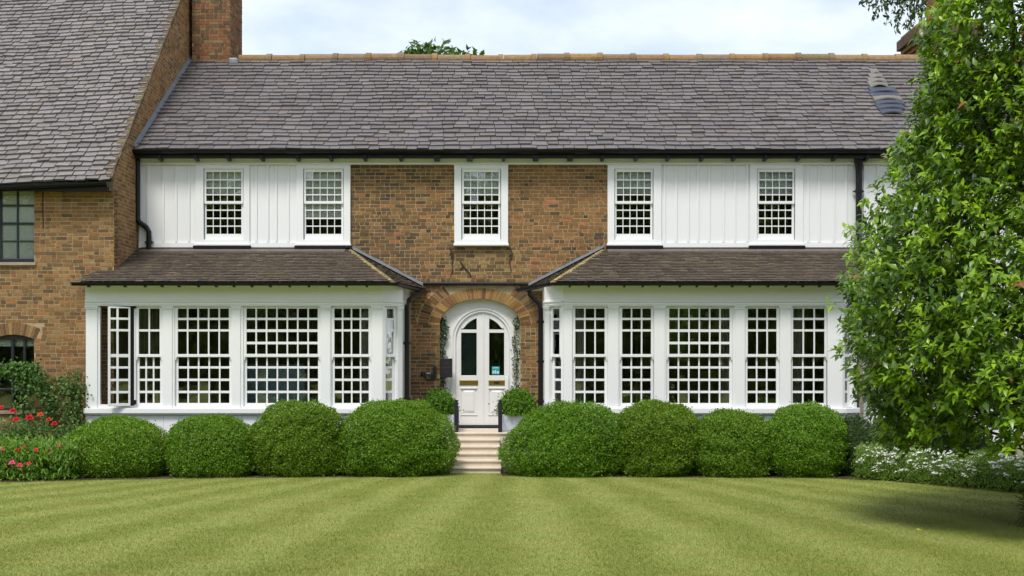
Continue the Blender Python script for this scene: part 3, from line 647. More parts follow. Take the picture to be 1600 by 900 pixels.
# bay roofs
PAL_TI = [(0.112, 0.090, 0.070)] * 5 + [(0.128, 0.103, 0.080)] * 4 + [(0.096, 0.079, 0.063)] * 3 + [(0.15, 0.125, 0.085)]
PAL_MOSS = [(0.30, 0.24, 0.10), (0.24, 0.19, 0.09)]
def bay_roof(A, B, T0, T1, C, end):
    """A,B front eave corners (left,right); T0,T1 top at the wall; C side eave end at the wall, end 'R' or 'L'"""
    br = MB(); A, B, T0, T1, C = (np.array(k, float) for k in (A, B, T0, T1, C)); dz = np.array([0, 0, -.03]); fl = np.array([0, 0, -.06])
    tri = [B, C, T1] if end == 'R' else [C, A, T0]
    br.add([A + dz, B + dz, T1 + dz, T0 + dz], [(0, 1, 2, 3)]); br.add([k + dz for k in tri], [(0, 1, 2)])
    br.add([A + fl, B + fl, [B[0], -.1, B[2] - .06], [A[0], -.1, A[2] - .06]], [(0, 3, 2, 1)]); br.add([k + fl for k in (B, C, [B[0], 0, B[2]])] if end == 'R' else [k + fl for k in (C, A, [A[0], 0, A[2]])], [(0, 2, 1)])
    r_ = br.build('bay_roof', M['soffit'], house)
    TL = Slates(); S = np.array([0, T0[1] - A[1], T0[2] - A[2]]); L = np.linalg.norm(S)
    TL.plane(A + np.array([0, -.05, -.012]), (1, 0, 0), S, L + .04, .118, .165, lambda s: (T0[0] * min(1, s / L) + A[0] * (1 - min(1, s / L)) - A[0], T1[0] * min(1, s / L) + B[0] * (1 - min(1, s / L)) - A[0]), PAL_TI, thick=.011, gap=.005, parent=r_, rag=.004, sag=lambda u, s: .012 * math.sin(u * 1.7 + s * 3))
    # side slope
    P0, P1, T = tri; U = P1 - P0; Ul = np.linalg.norm(U); Un = U / Ul; q = T - P0; tu = q @ Un; Sv = q - Un * tu; SL_ = np.linalg.norm(Sv)
    TL.plane(P0 - Sv / SL_ * .05 + np.array([0, 0, .002]), Un, Sv, SL_, .10, .165, lambda s: (tu * s / SL_, Ul + (tu - Ul) * s / SL_) if s < SL_ * .97 else None, PAL_TI, thick=.014, parent=r_, rag=.006)
    TL.emit(0, M['tile'], None, joined='roof_tiles')
    # hip capping, mossy
    h0, h1 = (B, T1) if end == 'R' else (A, T0); n_ = 15
    for i in range(n_):
        a = h0 + (h1 - h0) * i / n_; b = h0 + (h1 - h0) * (i + 1.15) / n_; mm = MB(); up = np.array([0, 0, .028]); sd = np.cross((h1 - h0) / np.linalg.norm(h1 - h0), [0, 0, 1.0]) * .07
        lo = np.array([0, 0, .006])
        mm.add([a - sd + lo, a + up + lo * 2, a + sd + lo, b - sd, b + up, b + sd, a - sd - up * .7, a + sd - up * .7], [(0, 1, 4, 3), (1, 2, 5, 4), (0, 6, 7, 2, 1)], brick_colour(PAL_MOSS)); mm.build('hip_tile', M['ridge'], r_)
    # lead: sloping on the brick wall, level under the boards
    w0, w1 = (T1, C) if end == 'R' else (T0, C); mm = MB(); pv = None
    for i in range(9):
        p = w0 + (w1 - w0) * i / 8; j = .012 * (i % 2); cur = [(p[0], -.016, p[2] + .10 + j), (p[0], -.02, p[2] + .015), (p[0], -.15, p[2] + .045)]
        if pv: mm.add(pv + cur, [(0, 1, 4, 3), (1, 2, 5, 4)])
        pv = cur
    mm.build('lead_flashing', M['lead'], r_)
    mm = MB(); a, b = T0[0] + .05, T1[0] - .05
    mm.add([(a, -.064, ZTB + .02), (b, -.064, ZTB + .02), (b, -.30, ZTB - .055), (a, -.30, ZTB - .055), (a, -.064, ZTB - .06), (b, -.064, ZTB - .06), (b, -.30, ZTB - .075), (a, -.30, ZTB - .075)], [(3, 2, 1, 0), (0, 1, 5, 4), (2, 3, 7, 6), (0, 4, 7, 3), (1, 2, 6, 5)])
    mm.build('top_apron', M['wapron'], r_)
    mm = MB(); mm.box(a, b, -.085, -.04, ZTB + .0, wz(387, 0)); mm.build('apron_edge', M['black'], r_)
    return r_
EY = -2.35
lr = bay_roof((-8.01, EY, ZEB), (-2.21, EY, ZEB), (-7.45, 0, ZTB), (-3.27, 0, ZTB), (-1.78, 0, ZEB), 'R')
rr = bay_roof((0.764, EY, ZEB), (6.36, EY, ZEB), (1.85, 0, ZTB), (6.97, 0, ZTB), (0.334, 0, ZEB), 'L')
for x0, x1, c in ((-8.05, -2.2, [(-1.80, -.08, ZEB - .09)]), (0.74, 6.45, None)):
    pts = [(x0, EY - .07, ZEB - .02), (x1, EY - .07, ZEB - .02)]
    if c: pts = pts + [(x1 + .08, EY + .0, ZEB - .025), (-1.72, -.1, ZEB - .06)]
    else: pts = [(0.12, -1.55, ZEB - .095), (x0 - .08, EY + .0, ZEB - .03)] + pts
    gutter(pts, .06, house)
    mm = MB(); mm.box(x0 + .05, x1 - .02, EY - .01, EY + .012, ZEB - .075, ZEB - .012); mm.build('fascia', M['black'], house)
for a, b in ((140, 600), (890, 1330)):
    p = a
    while p < b:
        mm = MB(); X = wx(p, EY); mm.box(X - .018, X + .018, EY - .09, EY + .03, ZEB - .105, ZEB - .078); mm.build('gutter_bracket', M['black'], house); p += random.uniform(26, 32)
mm = MB(); mm.tube([(-1.78, -.06, wz(443.5, 0)), (0.32, -.06, wz(444, 0))], .036, 10)
for X in (-1.3, -.55, .05): mm.tube([(X - .02, -.06, wz(443.7, 0)), (X + .02, -.06, wz(443.7, 0))], .042, 10); mm.box(X - .012, X + .012, -.06, -.002, 3.52, 3.535)
mm.build('crossing_pipe', M['black'], house, smooth=False)
def downpipe(pts, r, joints, hop=None):
    mm = MB(); mm.tube(pts, r, 12)
    for z in joints:
        x, y = pts[-1][0], pts[-1][1]
        mm.tube([(x, y, z - .03), (x, y, z + .03)], r * 1.22, 12); mm.box(x - r * 1.7, x + r * 1.7, y + r * .3, y + r * .8, z - .012, z + .012)
    if hop:
        x, y, z = hop; mm.lathe([(r * 1.1, z - .30), (r * 1.25, z - .2), (.10, z - .08), (.115, z - .06), (.115, z + .02), (.125, z + .03), (.125, z + .05)], x, y, 12)
    mm.build('downpipe', M['black'], house)
X = wx(217.5, 0) + .0; X2 = wx(235, 0)
downpipe([(X, -.12, 6.13), (X, -.12, wz(342, 0)), (X + .03, -.12, wz(348, 0)), (X2 - .05, -.12, wz(356, 0)), (X2, -.12, wz(363, 0)), (X2, -.12, wz(397, 0))], .052, [wz(379, 0)])
X = wx(1339.5, 0)
downpipe([(X, -.13, 6.1), (X, -.13, wz(398, 0))], .066, [wz(300, 0), wz(377, 0)], (X, -.13, wz(243, 0)))
downpipe([(-1.80, -.75, 3.40), (-1.81, -.8, 3.33), (-1.95, -1.55, 3.16), (-1.985, -1.62, 3.06), (-1.985, -1.62, .62)], .048, [2.35, 1.3])
downpipe([(.33, -1.62, 3.36), (.335, -1.62, 3.27), (.50, -1.63, 3.10), (.54, -1.64, 3.0), (.54, -1.64, .62)], .048, [2.75, 2.0, 1.25])

# chimneys
def stack(name_F, x0, x1, y0, y1, z0, z1, pal, bk):
    mm = MB(); mm.box(x0 + .006, x1 - .006, y0 + .006, y1 - .006, z0, z1); c = mm.build('chimney', M['mortar'], house)
    for F, L in ((Frame((x0, y0)), x1 - x0), (Frame((x1, y0), (0, 1)), y1 - y0), (Frame((x0, y1), (0, -1)), y1 - y0)):
        bk.wall(F, z0, z1, lambda z, L=L: [(0, L)], pal, parent=c, proud=.004)
    return c
stack(None, wx(300, 4.4), wx(360, 4.4), 4.4, 5.8, 8.6, 11.4, PAL_STACK, BK)
cx0, cx1 = 9.66, 10.9
c2 = stack(None, cx0, cx1, 5.0, 6.2, 8.5, 9.42, PAL_STACK, BK)
mm = MB()
for i, (e, za, zb) in enumerate([(.05, 9.42, 9.52), (.12, 9.52, 9.62), (.20, 9.62, 9.86), (.12, 9.86, 9.96)]): mm.box(cx0 - e, cx1 + e, 5.0 - e, 6.2 + e, za + .001, zb, random.choice(PAL_STACK))
mm.build('cornice', M['brick'], c2, bevel=.012)
stack(None, cx0 + .42, cx1 - .1, 5.15, 6.0, 9.96, 12.2, [(.36, .16, .08), (.30, .14, .07), (.4, .2, .1)], BK)
mm = MB(); mm.lathe([(.09, 9.96), (.11, 10.0), (.07, 10.1), (.05, 10.2)], cx0 + .12, 5.3, 12); mm.build('cap', M['lead'], c2)
BK.emit(240, house)
mm = MB(); mm.box(wx(357, 4.3), wx(372, 4.3), 4.25, 4.5, 8.86, 9.02); mm.build('lead_saddle', M['lead'], house, bevel=.04)

# door -------------------------------------------------------------------
YD = .18; FD = Frame((0, YD)); dx = lambda p: wx(p, YD); dzz = lambda p: wz(p, YD)
DL, DR, DMID = dx(712), dx(796), dx(754.5); RAD = (DR - DL) / 2; ZA = dzz(488) - RAD; cxd = (DL + DR) / 2; ZT0 = .66
def semi(r, n=25, a0=math.pi, a1=0): return [(cxd + r * math.cos(t), ZA + r * math.sin(t)) for t in np.linspace(a0, a1, n)]
mm = MB()                                                     # plaster infill round the doors
op = semi(RAD + .06)
poly = [(DX0 - .02, ZT0)] + [(op[0][0], ZT0)] + op + [(op[-1][0], ZT0), (DX1 + .02, ZT0)] + [arch(t, .02) for t in np.linspace(0, math.pi, 29)]
mm.fprism(Frame((0, YD)), poly, -.12, .02); mm.build('door_surround', M['plaster'], house)
mm = MB()                                                     # moulded frame
for r0, r1, w in ((RAD, RAD + .055, .035), (RAD + .055, RAD + .085, .055)):
    a, b = semi(r1), semi(r0)
    mm.fprism(FD, [(a[0][0], ZT0), (b[0][0], ZT0)] + b + [(b[-1][0], ZT0), (a[-1][0], ZT0)] + a[::-1], -.08, w)
mm.build('door_frame', M['door'], house)
ZTH = dzz(664)
def leaf(s):
    """s=-1 left, +1 right; a leaf with arched head, two glazed lights, letter plate and raised panel"""
    d = sub('door', house)
    x_in, x_out = (DMID - .003, DL + .002) if s < 0 else (DMID + .003, DR - .002)
    g_in, g_out = (dx(744.8), dx(720.5)) if s < 0 else (dx(764.3), dx(787.8))
    def P(l): return l if s > 0 else l[::-1]
    zc = lambda u, r: ZA + math.sqrt(max(0, r * r - (u - cxd) ** 2))
    R1, R2 = RAD - .003, RAD - .105
    zbar0, zbar1, zg0 = dzz(520), dzz(515), dzz(586.5)
    mm = MB()
    us = np.linspace(x_in, x_out, 16); 
    mm.fprism(FD, P([(x_in, ZTH), (g_in, ZTH), (g_in, zc(g_in, R1)), (x_in, zc(x_in, R1))][::-1]) if False else (lambda l: l)(sorted_poly([(x_in, ZTH), (g_in, ZTH), (g_in, zc(g_in, R1)), (x_in, zc(x_in, R1))])), -.05, 0)
    ov = [(u, zc(u, R1)) for u in np.linspace(g_out, x_out, 9)]
    poly = [(g_out, ZTH), (x_out, ZTH)] + ov[::-1]
    mm.fprism(FD, ccw(poly), -.05, 0)
    ar = [(u, zc(u, R2)) for u in np.linspace(g_in, g_out, 9)]; ar = [(u, max(z, zbar1 + .02)) for u, z in ar]
    top = [(u, zc(u, R1)) for u in np.linspace(g_out, g_in, 9)]
    mm.fprism(FD, ccw(ar + top), -.05, -.001)
    lo, hi = min(g_in, g_out), max(g_in, g_out)
    mm.fbox(FD, lo, hi, -.05, -.001, zbar0, zbar1); mm.fbox(FD, lo, hi, -.05, -.001, dzz(606), zg0); mm.fbox(FD, lo, hi, -.05, -.001, ZTH, dzz(648)); mm.fbox(FD, lo, hi, -.05, -.016, dzz(648), dzz(606))
    mm.build('door_leaf', M['door'], d, bevel=.004)
    gm = MB(); gm.fbox(FD, lo - .01, hi + .01, -.03, -.026, zg0 - .01, zbar0 + .01); gm.build('pane', M['glass'], d)
    gm = MB(); gm.fprism(FD, ccw([(g_in, zbar1), (g_out, zbar1)] + [(u, z + .01) for u, z in ar[::-1]]), -.03, -.026); gm.build('pane', M['glass'], d)
    pm = MB(); a0, a1, b0, b1 = lo + .03, hi - .03, dzz(645), dzz(609); k = .045
    v = [FD.p(u, w, z) for u, w, z in [(a0, -.014, b0), (a1, -.014, b0), (a1, -.014, b1), (a0, -.014, b1), (a0 + k, .004, b0 + k), (a1 - k, .004, b0 + k), (a1 - k, .004, b1 - k), (a0 + k, .004, b1 - k)]]
    pm.add(v, [(4, 5, 6, 7), (0, 1, 5, 4), (1, 2, 6, 5), (2, 3, 7, 6), (3, 0, 4, 7)]); pm.build('raised_panel', M['door'], d)
    for zz0 in (dzz(606.5), dzz(648)):
        pm = MB(); pm.fbox(FD, lo - .02, hi + .02, -.001, .014, zz0 - .012, zz0 + .012); pm.build('panel_moulding', M['door'], d, bevel=.005)
    pm = MB(); l0, l1 = (dx(718), dx(747)) if s < 0 else (dx(763.5), dx(788.7)); pm.fbox(FD, l0, l1, .0005, .012, dzz(602), dzz(594)); lp = pm.build('letter_plate', M['brass'], d, bevel=.004)
    pm = MB(); c = (l0 + l1) / 2; pm.fbox(FD, c - .05, c + .05, .0125, .02, dzz(599.5), dzz(597)); pm.build('letter_flap', M['brass'] if s < 0 else M['black'], lp)
    return d
def ccw(p):
    A = sum(p[i][0] * p[(i + 1) % len(p)][1] - p[(i + 1) % len(p)][0] * p[i][1] for i in range(len(p)))
    return p if A > 0 else p[::-1]
sorted_poly = ccw
ld, rd = leaf(-1), leaf(1)
mm = MB(); mm.fbox(FD, DMID - .018, DMID + .018, .0005, .016, ZTH, dzz(489.5)); mm.build('meeting_bead', M['door'], rd)
mm = MB(); mm.fbox(FD, dx(791.2), dx(794.8), .0, .05, dzz(609), dzz(590)); mm.tube([FD.p(dx(793), .03, dzz(590)), FD.p(dx(793.4), .03, dzz(585.5))], .012, 8); mm.build('pull_handle', M['white'], rd, bevel=.008)
mm = MB(); mm.fbox(FD, dx(789), dx(794.5), .0, .03, dzz(622.5), dzz(614.5)); mm.build('key_box', M['wood'], rd, bevel=.006)
st = MB(); st.fbox(FD, dx(768.5), dx(780.5), -.0255, -.0235, dzz(585), dzz(572.5)); st = st.build('sticker', M['teal'], rd)
for k, (a, b, c, d_) in enumerate([(769.5, 772, 583.5, 579.5), (773, 775, 583.5, 578.5), (776, 779.5, 583.5, 580), (770, 779, 575.3, 574.3)]):
    mm = MB(); mm.fbox(FD, dx(a), dx(b), -.0233, -.0225, dzz(c), dzz(d_)); mm.build('sticker_print', M['print'], st)
mm = MB(); mm.fbox(FD, dx(714), dx(795), -.10, .03, .661, ZTH - .002); mm.build('threshold', M['dframe'], house, bevel=.006)
# hall behind the glass: dark blind behind the left light
mm = MB(); mm.fbox(FD, dx(717), dx(748), -.14, -.13, dzz(592), dzz(491)); o = mm.build('door_blind', mat('navy_cloth', (0.045, 0.065, 0.085), .9), ld)

# ------------------------------------------------------------------ brick wing on the left
wing = thing('brick_wing', 'brick wing with steep mossy tiled roof and black framed windows', 'house', (-9, 0, 0))
YW = -1.66; FW = Frame((0, YW)); KW = .869
wzr = lambda y, x=WX: 5.46 + (y + 1.91) * KW - .045 * (WX - x)
mb = MB()
wu = [(wx(-60, YW), wx(-3.5, YW), None)]
ux0, ux1 = wx(-4, YW), wx(53.5, YW); uz0, uz1 = wz(410, YW), wz(293, YW); lx0, lx1 = wx(-12, YW), wx(53.5, YW); lz0, lz1 = wz(642, YW), wz(530, YW)
XL = -13.0
F = FW
mb.fbox(F, max(ux1, lx1), WX, -.22, 0, 0, 5.25); mb.fbox(F, XL, ux0, -.22, 0, 3.4, 5.25); mb.fbox(F, ux0, ux1, -.22, 0, uz1, 5.25); mb.fbox(F, ux0, ux1, -.22, 0, 3.4, uz0)
segz = lz1 + .06
lxc, lhw = (lx0 + lx1) / 2, (lx1 - lx0) / 2
sag_arc = lambda u: lz1 + .085 * (1 - ((u - lxc) / lhw) ** 2)
mb.fprism(F, [(lx0, 3.4)] + [(u, sag_arc(u)) for u in np.linspace(lx0, lx1, 11)] + [(lx1, 3.4)], -.22, 0)
mb.fbox(F, XL, lx0, -.22, 0, 0, 3.4); mb.fbox(F, lx0, lx1, -.22, 0, 0, lz0)
ww = mb.build('wall', M['mortar'], wing)
# gable side wall: polygon in (Y,z)
FS = Frame((WX, 0), (0, 1)); mb = MB()
mb.fprism(FS, ccw([(YW + .001, 0), (8.0, 0), (8.0, wzr(8) - .05), (-1.66, wzr(-1.66) - .05)]), -.2, -.0)
sw = mb.build('side_wall', M['mortar'], wing)
BW = Bricks()
def sp_front(z):
    out = [(max(wx(-25, YW), XL), WX - .003)]
    cuts = []
    if uz0 - .04 < z < uz1 + .01: cuts.append((ux0, ux1))
    if lz0 < z < lz1 + .02: cuts.append((lx0, lx1))
    if lz1 - .01 < z < lz1 + .33: cuts.append((lx0 - .13 - .1 * max(0, (z - lz1)), lx1 + .13 + .1 * max(0, (z - lz1))))
    for a, b in cuts:
        nw = []
        for s0, s1 in out:
            if b <= s0 or a >= s1: nw.append((s0, s1)); continue
            if a > s0: nw.append((s0, a))
            if b < s1: nw.append((b, s1))
        out = nw
    return out
BW.wall(FW, .1, 5.24, sp_front, PAL_WING, parent=ww)
def sp_side(z):
    # from the front corner to where the main roof or wall hides it, below the verge
    y_roof = -1.91 + (z - 5.46) / KW + .12
    a = max(YW + .003, y_roof)
    b = .05 if z < ZE else YE + (z - ZE) / ((ZR - ZE) / (YR - YE)) + .1
    if z > ZR: b = 5.0
    return [(a, b)] if b - a > .05 else []
BW.wall(FS, 3.3, 11.2, sp_side, PAL_WING, parent=sw)
for t_n, dirn in ((20, 1),):
    R_ = (lhw ** 2 + .085 ** 2) / (2 * .085); zc_ = lz1 + .085 - R_; th = math.asin(lhw / R_) + .02
    af = lambda t, k: (lxc + (R_ + k) * math.cos(t), zc_ + (R_ + k) * math.sin(t))
    voussoirs(FW, af, .003, .225, math.pi / 2 - th, math.pi / 2 + th, 17, PAL_WING, ww, .009)
    mb = MB(); mb.fprism(FW, [af(t, 0.0) for t in np.linspace(math.pi / 2 - th, math.pi / 2 + th, 3)][::-1][:0] or ccw([af(t, .002) for t in np.linspace(math.pi / 2 - th, math.pi / 2 + th, 12)] + [af(t, .226) for t in np.linspace(math.pi / 2 + th, math.pi / 2 - th, 12)]), -.05, .002); mb.build('arch_mortar', M['mortar'], ww)
BW.emit(300, wing)
# wing roof
mb = MB(); y1 = 6.5
mb.add([(XL, -1.91, wzr(-1.91, XL) - .03), (WX + .02, -1.91, wzr(-1.91) - .03), (WX + .02, y1, wzr(y1) - .03), (XL, y1, wzr(y1, XL) - .03), (XL, -1.91, wzr(-1.91, XL) - .1), (WX + .02, -1.91, wzr(-1.91) - .1), (WX + .02, y1, wzr(y1) - .1), (XL, y1, wzr(y1, XL) - .1)], [(0, 1, 2, 3), (4, 7, 6, 5), (0, 4, 5, 1), (1, 5, 6, 2), (2, 6, 7, 3), (3, 7, 4, 0)])
wr = mb.build('roof', M['underlay'], wing)
PAL_WT = [(0.200, 0.182, 0.178)] * 6 + [(0.182, 0.165, 0.163)] * 5 + [(0.218, 0.198, 0.192)] * 4 + [(0.165, 0.148, 0.146)] * 2 + [(0.205, 0.176, 0.158)]
SW = Slates()
SW.plane((XL, -1.98, wzr(-1.98, XL) - .02), (1, 0, .045), (0, 1, KW), 8.6, .164, .235, lambda s: (0.4, WX + .03 - XL), PAL_WT, thick=.03, gap=.018, parent=wr, sag=lambda u, s: .018 * math.sin(u * 1.9 + s), rag=.014)
SW.emit(300, M['slate'], M['slate1'], 'tile', 'tiles')
n_ = 50
for i in range(n_):                                            # mossy verge tiles along the gable edge
    y0 = -1.95 + i * .125; mm = MB(); z0 = wzr(y0); z1_ = wzr(y0 + .17)
    a, b = WX - .07 + random.uniform(-.05, .02), WX + .045 + random.uniform(-.012, .012)
    mm.hexa([(a, y0, z0 + .0), (b, y0, z0 - .01), (b, y0 + .17, z1_ - .03), (a, y0 + .17, z1_ - .02), (a, y0, z0 + .04), (b, y0, z0 + .03), (b, y0 + .17, z1_ + .012), (a, y0 + .17, z1_ + .012)], random.choice([(.10, .075, .05), (.12, .09, .055), (.085, .065, .045), (.13, .11, .06)]))
    mm.build('verge_tile', M['tile'], wr)
gutter([(XL, -2.03, wzr(-1.98, XL) - .06), (WX - .02, -2.03, wzr(-1.98) - .06)], .06, wing)
mb = MB(); mb.box(XL, WX - .02, -1.93, -1.68, 5.20, 5.25); mb.box(XL, WX - .04, -1.96, -1.93, 5.18, 5.34); mb.build('fascia', M['black'], wing)
# windows of the wing
def dark_window(u0, u1, z0, z1, cols, rows, arched=False):
    root = sub('window', wing)
    mm = MB(); gu0, gu1 = cols[0][0], cols[-1][1]
    mm.fbox(FW, u0, gu0, -.13, -.05, z0, z1 + (.02 if arched else 0)); mm.fbox(FW, gu1, u1, -.13, -.05, z0, z1 + (.02 if arched else 0)); mm.fbox(FW, gu0, gu1, -.13, -.05, rows[0][0], z1 + (.09 if arched else 0)); mm.fbox(FW, gu0, gu1, -.13, -.05, z0, rows[-1][1])
    for a, b in zip(cols[:-1], cols[1:]): mm.fbox(FW, a[1], b[0], -.12, -.056, rows[-1][1], rows[0][0])
    for a, b in zip(rows[:-1], rows[1:]): mm.fbox(FW, gu0, gu1, -.117, -.059, b[0], a[1])
    mm.build('frame', M['dframe'], root, bevel=.004)
    for c in cols:
        for r in rows: pane(FW, c[0], c[1], -.09, r[1], r[0], root)
    mm = MB(); mm.fbox(FW, u0 - .04, u1 + .04, -.1, .05, z0 - .06, z0 - .001); mm.build('sill', M['sill_stone'], root, bevel=.008)
wv = lambda p: wx(p, YW); wq = lambda a, b: (wz(a, YW), wz(b, YW))
dark_window(ux0, ux1, uz0, uz1, [(wv(1), wv(24.3)), (wv(26.7), wv(52))], [wq(296, 319), wq(322, 347), wq(350.5, 375), wq(377.3, 403.5)])
dark_window(lx0, lx1, lz0, lz1, [(wv(-9), wv(15.8)), (wv(19.6), wv(34.8)), (wv(38.2), wv(52.3))], [wq(531, 569.5), wq(572, 606.5), wq(610, 637)], True)
mb = MB(); mb.box(XL, WX - .2, .8, .9, 0, 5.2); mb.box(XL, WX - .2, YW + .23, .8, 2.7, 2.8); mb.box(XL, XL + .1, YW + .23, .8, 0, 5.2); mb.build('partition', M['room'], wing)
mb = MB(); mb.tube([W(67, 294, YW - .015), W(66.5, 320, YW - .015), W(67.5, 356, YW - .015)], .008, 6); mb.build('cable', M['black'], wing)

# ------------------------------------------------------------------ inside, seen through the glass
def cloth(name, F, u0, u1, w, z0, z1, m, label, cat, group=None, fold=.03, nf=5):
    mm = MB(); n_ = 40
    for i in range(n_):
        a, b = u0 + (u1 - u0) * i / n_, u0 + (u1 - u0) * (i + 1) / n_; f = lambda q: w + fold * math.sin((q - u0) / (u1 - u0) * nf * 2 * math.pi)
        mm.hexa([F.p(a, f(a), z0), F.p(b, f(b), z0), F.p(b, f(b) - .006, z0), F.p(a, f(a) - .006, z0), F.p(a, f(a), z1), F.p(b, f(b), z1), F.p(b, f(b) - .006, z1), F.p(a, f(a) - .006, z1)])
    o = mm.build(name, m); tag(o, label, cat, group); return o
BL = [('first upper window from the left', 0, 303.5), ('second upper window from the left, beside the brick', 1, 342), ('upper window above the front door', 2, 304), ('upper window right of the brick panel', 3, 302), ('rightmost upper window by the tall downpipe', 4, 304)]
for nm, i, yb in BL:
    g = UPW[i]['g']; cloth('roller_blind', FM, wx(g[0] - 3, 0), wx(g[1] + 3, 0), -.055, wz(yb, 0), wz(266, 0), M['blind'], 'pale roller blind half lowered in the ' + nm, 'blind', 'pale blinds in the upper windows', .004, 2)
cloth('roller_blind', FW, ux0 + .02, ux1 - .02, -.10, uz0, uz1, M['blind'], 'full length pale blind in upper black framed window of the wing', 'blind', None, .006, 2)
cloth('roller_blind', FW, lx0 + .02, lx1 - .02, -.145, wz(541, YW), lz1 + .08, M['blind'], 'short pale blind at the top of the lower black framed window', 'blind', None, .006, 2)
cloth('curtain', FB, bx(560), bx(579), -.22, .62, 2.98, M['curtain'], 'grey curtain behind the right edge of the left bay front', 'curtain', None, .03, 3)
cloth('curtain', FB, bx(1126), bx(1146), -.3, .62, 2.98, M['curtain'], 'grey curtain behind the right edge of the widest right bay window', 'curtain', None, .03, 3)
cloth('curtain', FB, bx(897), bx(912), -.22, .62, 2.98, M['curtain'], 'grey curtain behind first front window of the right bay', 'curtain', None, .03, 3)
cloth('curtain', FB, bx(1238), bx(1262), -.25, .62, 2.98, M['curtain'], 'grey curtain behind the right bay window nearest the leafy tree', 'curtain', None, .03, 4)
cloth('curtain', FB, bx(213), bx(252), -.25, .62, 2.98, mat('olive_curtain', (.17, .15, .09), .95, var=.1), 'olive curtain beside the opened casement of the left bay', 'curtain', None, .03, 6)
for F_, a, b, nm in ((FLC, .1, .34, 'left bay facing the door'), (FRC, .14, .38, 'right bay facing the door')):
    cloth('roller_blind', F_, a, b, -.16, .8, 2.98, M['curtain'], 'grey green blind in the narrow angled window of the ' + nm, 'blind', None, .004, 2)
s_ = thing('sofa', 'pale blue sofa back behind the widest left bay window', 'sofa', (-4.45, -1.3, .6))
for nm, bxs in (('backrest', (-5.05, -3.95, -1.35, -1.15, 1.0, 1.95)), ('seat', (-5.05, -3.95, -1.15, -.5, .75, 1.05)), ('armrest', (-5.25, -5.06, -1.35, -.5, .6, 1.3)), ('armrest', (-3.94, -3.75, -1.35, -.5, .6, 1.3))):
    mm = MB(); mm.box(*bxs); mm.build(nm, M['sofa'], s_, bevel=.05)
t_ = thing('dresser', 'dark wooden dresser standing inside the right bay room', 'dresser', (3.6, 2.0, .6))
mm = MB(); mm.box(2.6, 4.6, 1.8, 2.3, .6, 1.5); mm.build('cabinet', M['wood'], t_, bevel=.02)
for zz_ in (1.8, 2.15, 2.5): mm = MB(); mm.box(2.65, 4.55, 2.05, 2.3, zz_, zz_ + .03); mm.build('shelf', M['wood'], t_)
mm = MB(); mm.box(2.62, 2.66, 2.05, 2.3, 1.5, 2.6); mm.box(4.54, 4.58, 2.05, 2.3, 1.5, 2.6); mm.build('side_panel', M['wood'], t_)

# ------------------------------------------------------------------ doorstep
steps = thing('front_steps', 'pale stone steps rising between the clipped shrubs to the front door', 'steps', (-.7, -2.6, 0))
X0s, X1s = wx(716, -1.7), wx(778, -1.7); XA, XB = wx(703.5, -2.9), wx(782.5, -2.9)
fr = [-3.04, -2.76, -2.47, -2.19, -1.9, -1.61]
for i in range(6):
    z1 = .11 * (i + 1); a, b = (XA, XB) if i < 2 else (X0s - .03, X1s + .03); mm = MB()
    if i == 5: a, b = -2.03, .59
    yb = fr[i + 1] + .01 if i < 5 else 0.28
    mm.box(a, b, fr[i], yb, 0.0, z1 - .032); mm.build('riser', M['stone'], steps, bevel=.004)
    mm = MB(); mm.box(a - (.012 if i < 5 else 0), b + (.012 if i < 5 else 0), fr[i] - .03, yb + .02 if i < 5 else .06, z1 - .031, z1); mm.build('tread', M['stone'], steps, bevel=.008)
def planter(px0, px1, lab, lab2, cxp, yb=-1.05):
    x0, x1 = wx(px0, yb), wx(px1, yb); p = thing('planter', lab, 'planter', ((x0 + x1) / 2, yb + .25, .66), 'planter boxes beside the front door')
    z1 = wz(647.5, yb); mm = MB()
    mm.box(x0, x1, yb, yb + .025, .665, z1); mm.box(x0, x1, yb + .475, yb + .5, .665, z1); mm.box(x0, x0 + .025, yb + .026, yb + .474, .665, z1); mm.box(x1 - .025, x1, yb + .026, yb + .474, .665, z1)
    mm.build('box', M['planter'], p, bevel=.004)
    mm = MB(); mm.box(x0 + .026, x1 - .026, yb + .026, yb + .474, .67, z1 - .01); mm.build('soil', M['bark_chip'], p)
    return (x0 + x1) / 2, yb + .25, z1
pl1 = planter(664, 709, 'grey white planter box left of the front door', '', 0)
pl2 = planter(784.5, 829.5, 'grey white planter box right of the front door', '', 0)
for px0, px1, lab in ((709.5, 716.7, 'black iron post left of the door steps'), (778, 785, 'black iron post right of the door steps')):
    y = -1.5; x = wx((px0 + px1) / 2, y); b = thing('iron_post', lab, 'post', (x, y, .66), 'iron posts flanking the steps')
    zt = wz(625, y); mm = MB(); mm.box(x - .038, x + .038, y - .038, y + .038, .661, zt - .09); mm.build('shaft', M['dframe'], b, bevel=.006)
    mm = MB(); mm.lathe([(.03, zt - .09), (.045, zt - .075), (.045, zt - .055), (.028, zt - .045), (.026, zt - .02), (.044, zt - .012), (.044, zt)], x, y, 12); mm.build('finial', M['dframe'], b)
    mm = MB(); mm.box(x - .018, x + .018, y + .04, -.2, zt - .2, zt - .16); mm.box(x - .012, x + .012, y + .04, -.2, .78, .81)
    for k in range(5): mm.box(x - .008, x + .008, y + .2 + k * .22, y + .216 + k * .22, .661, zt - .2)
    mm.build('rail', M['dframe'], b)
mm = MB(); y = -.055; mm.box(wx(687.5, y), wx(706.8, y), y - .03, y, wz(590, y), wz(560, y)); pq = mm.build('plaque', M['plaque'], bevel=.006); tag(pq, 'black rectangular plaque fixed beside the front door', 'plaque'); pq['at0'] = 1
mm = MB()
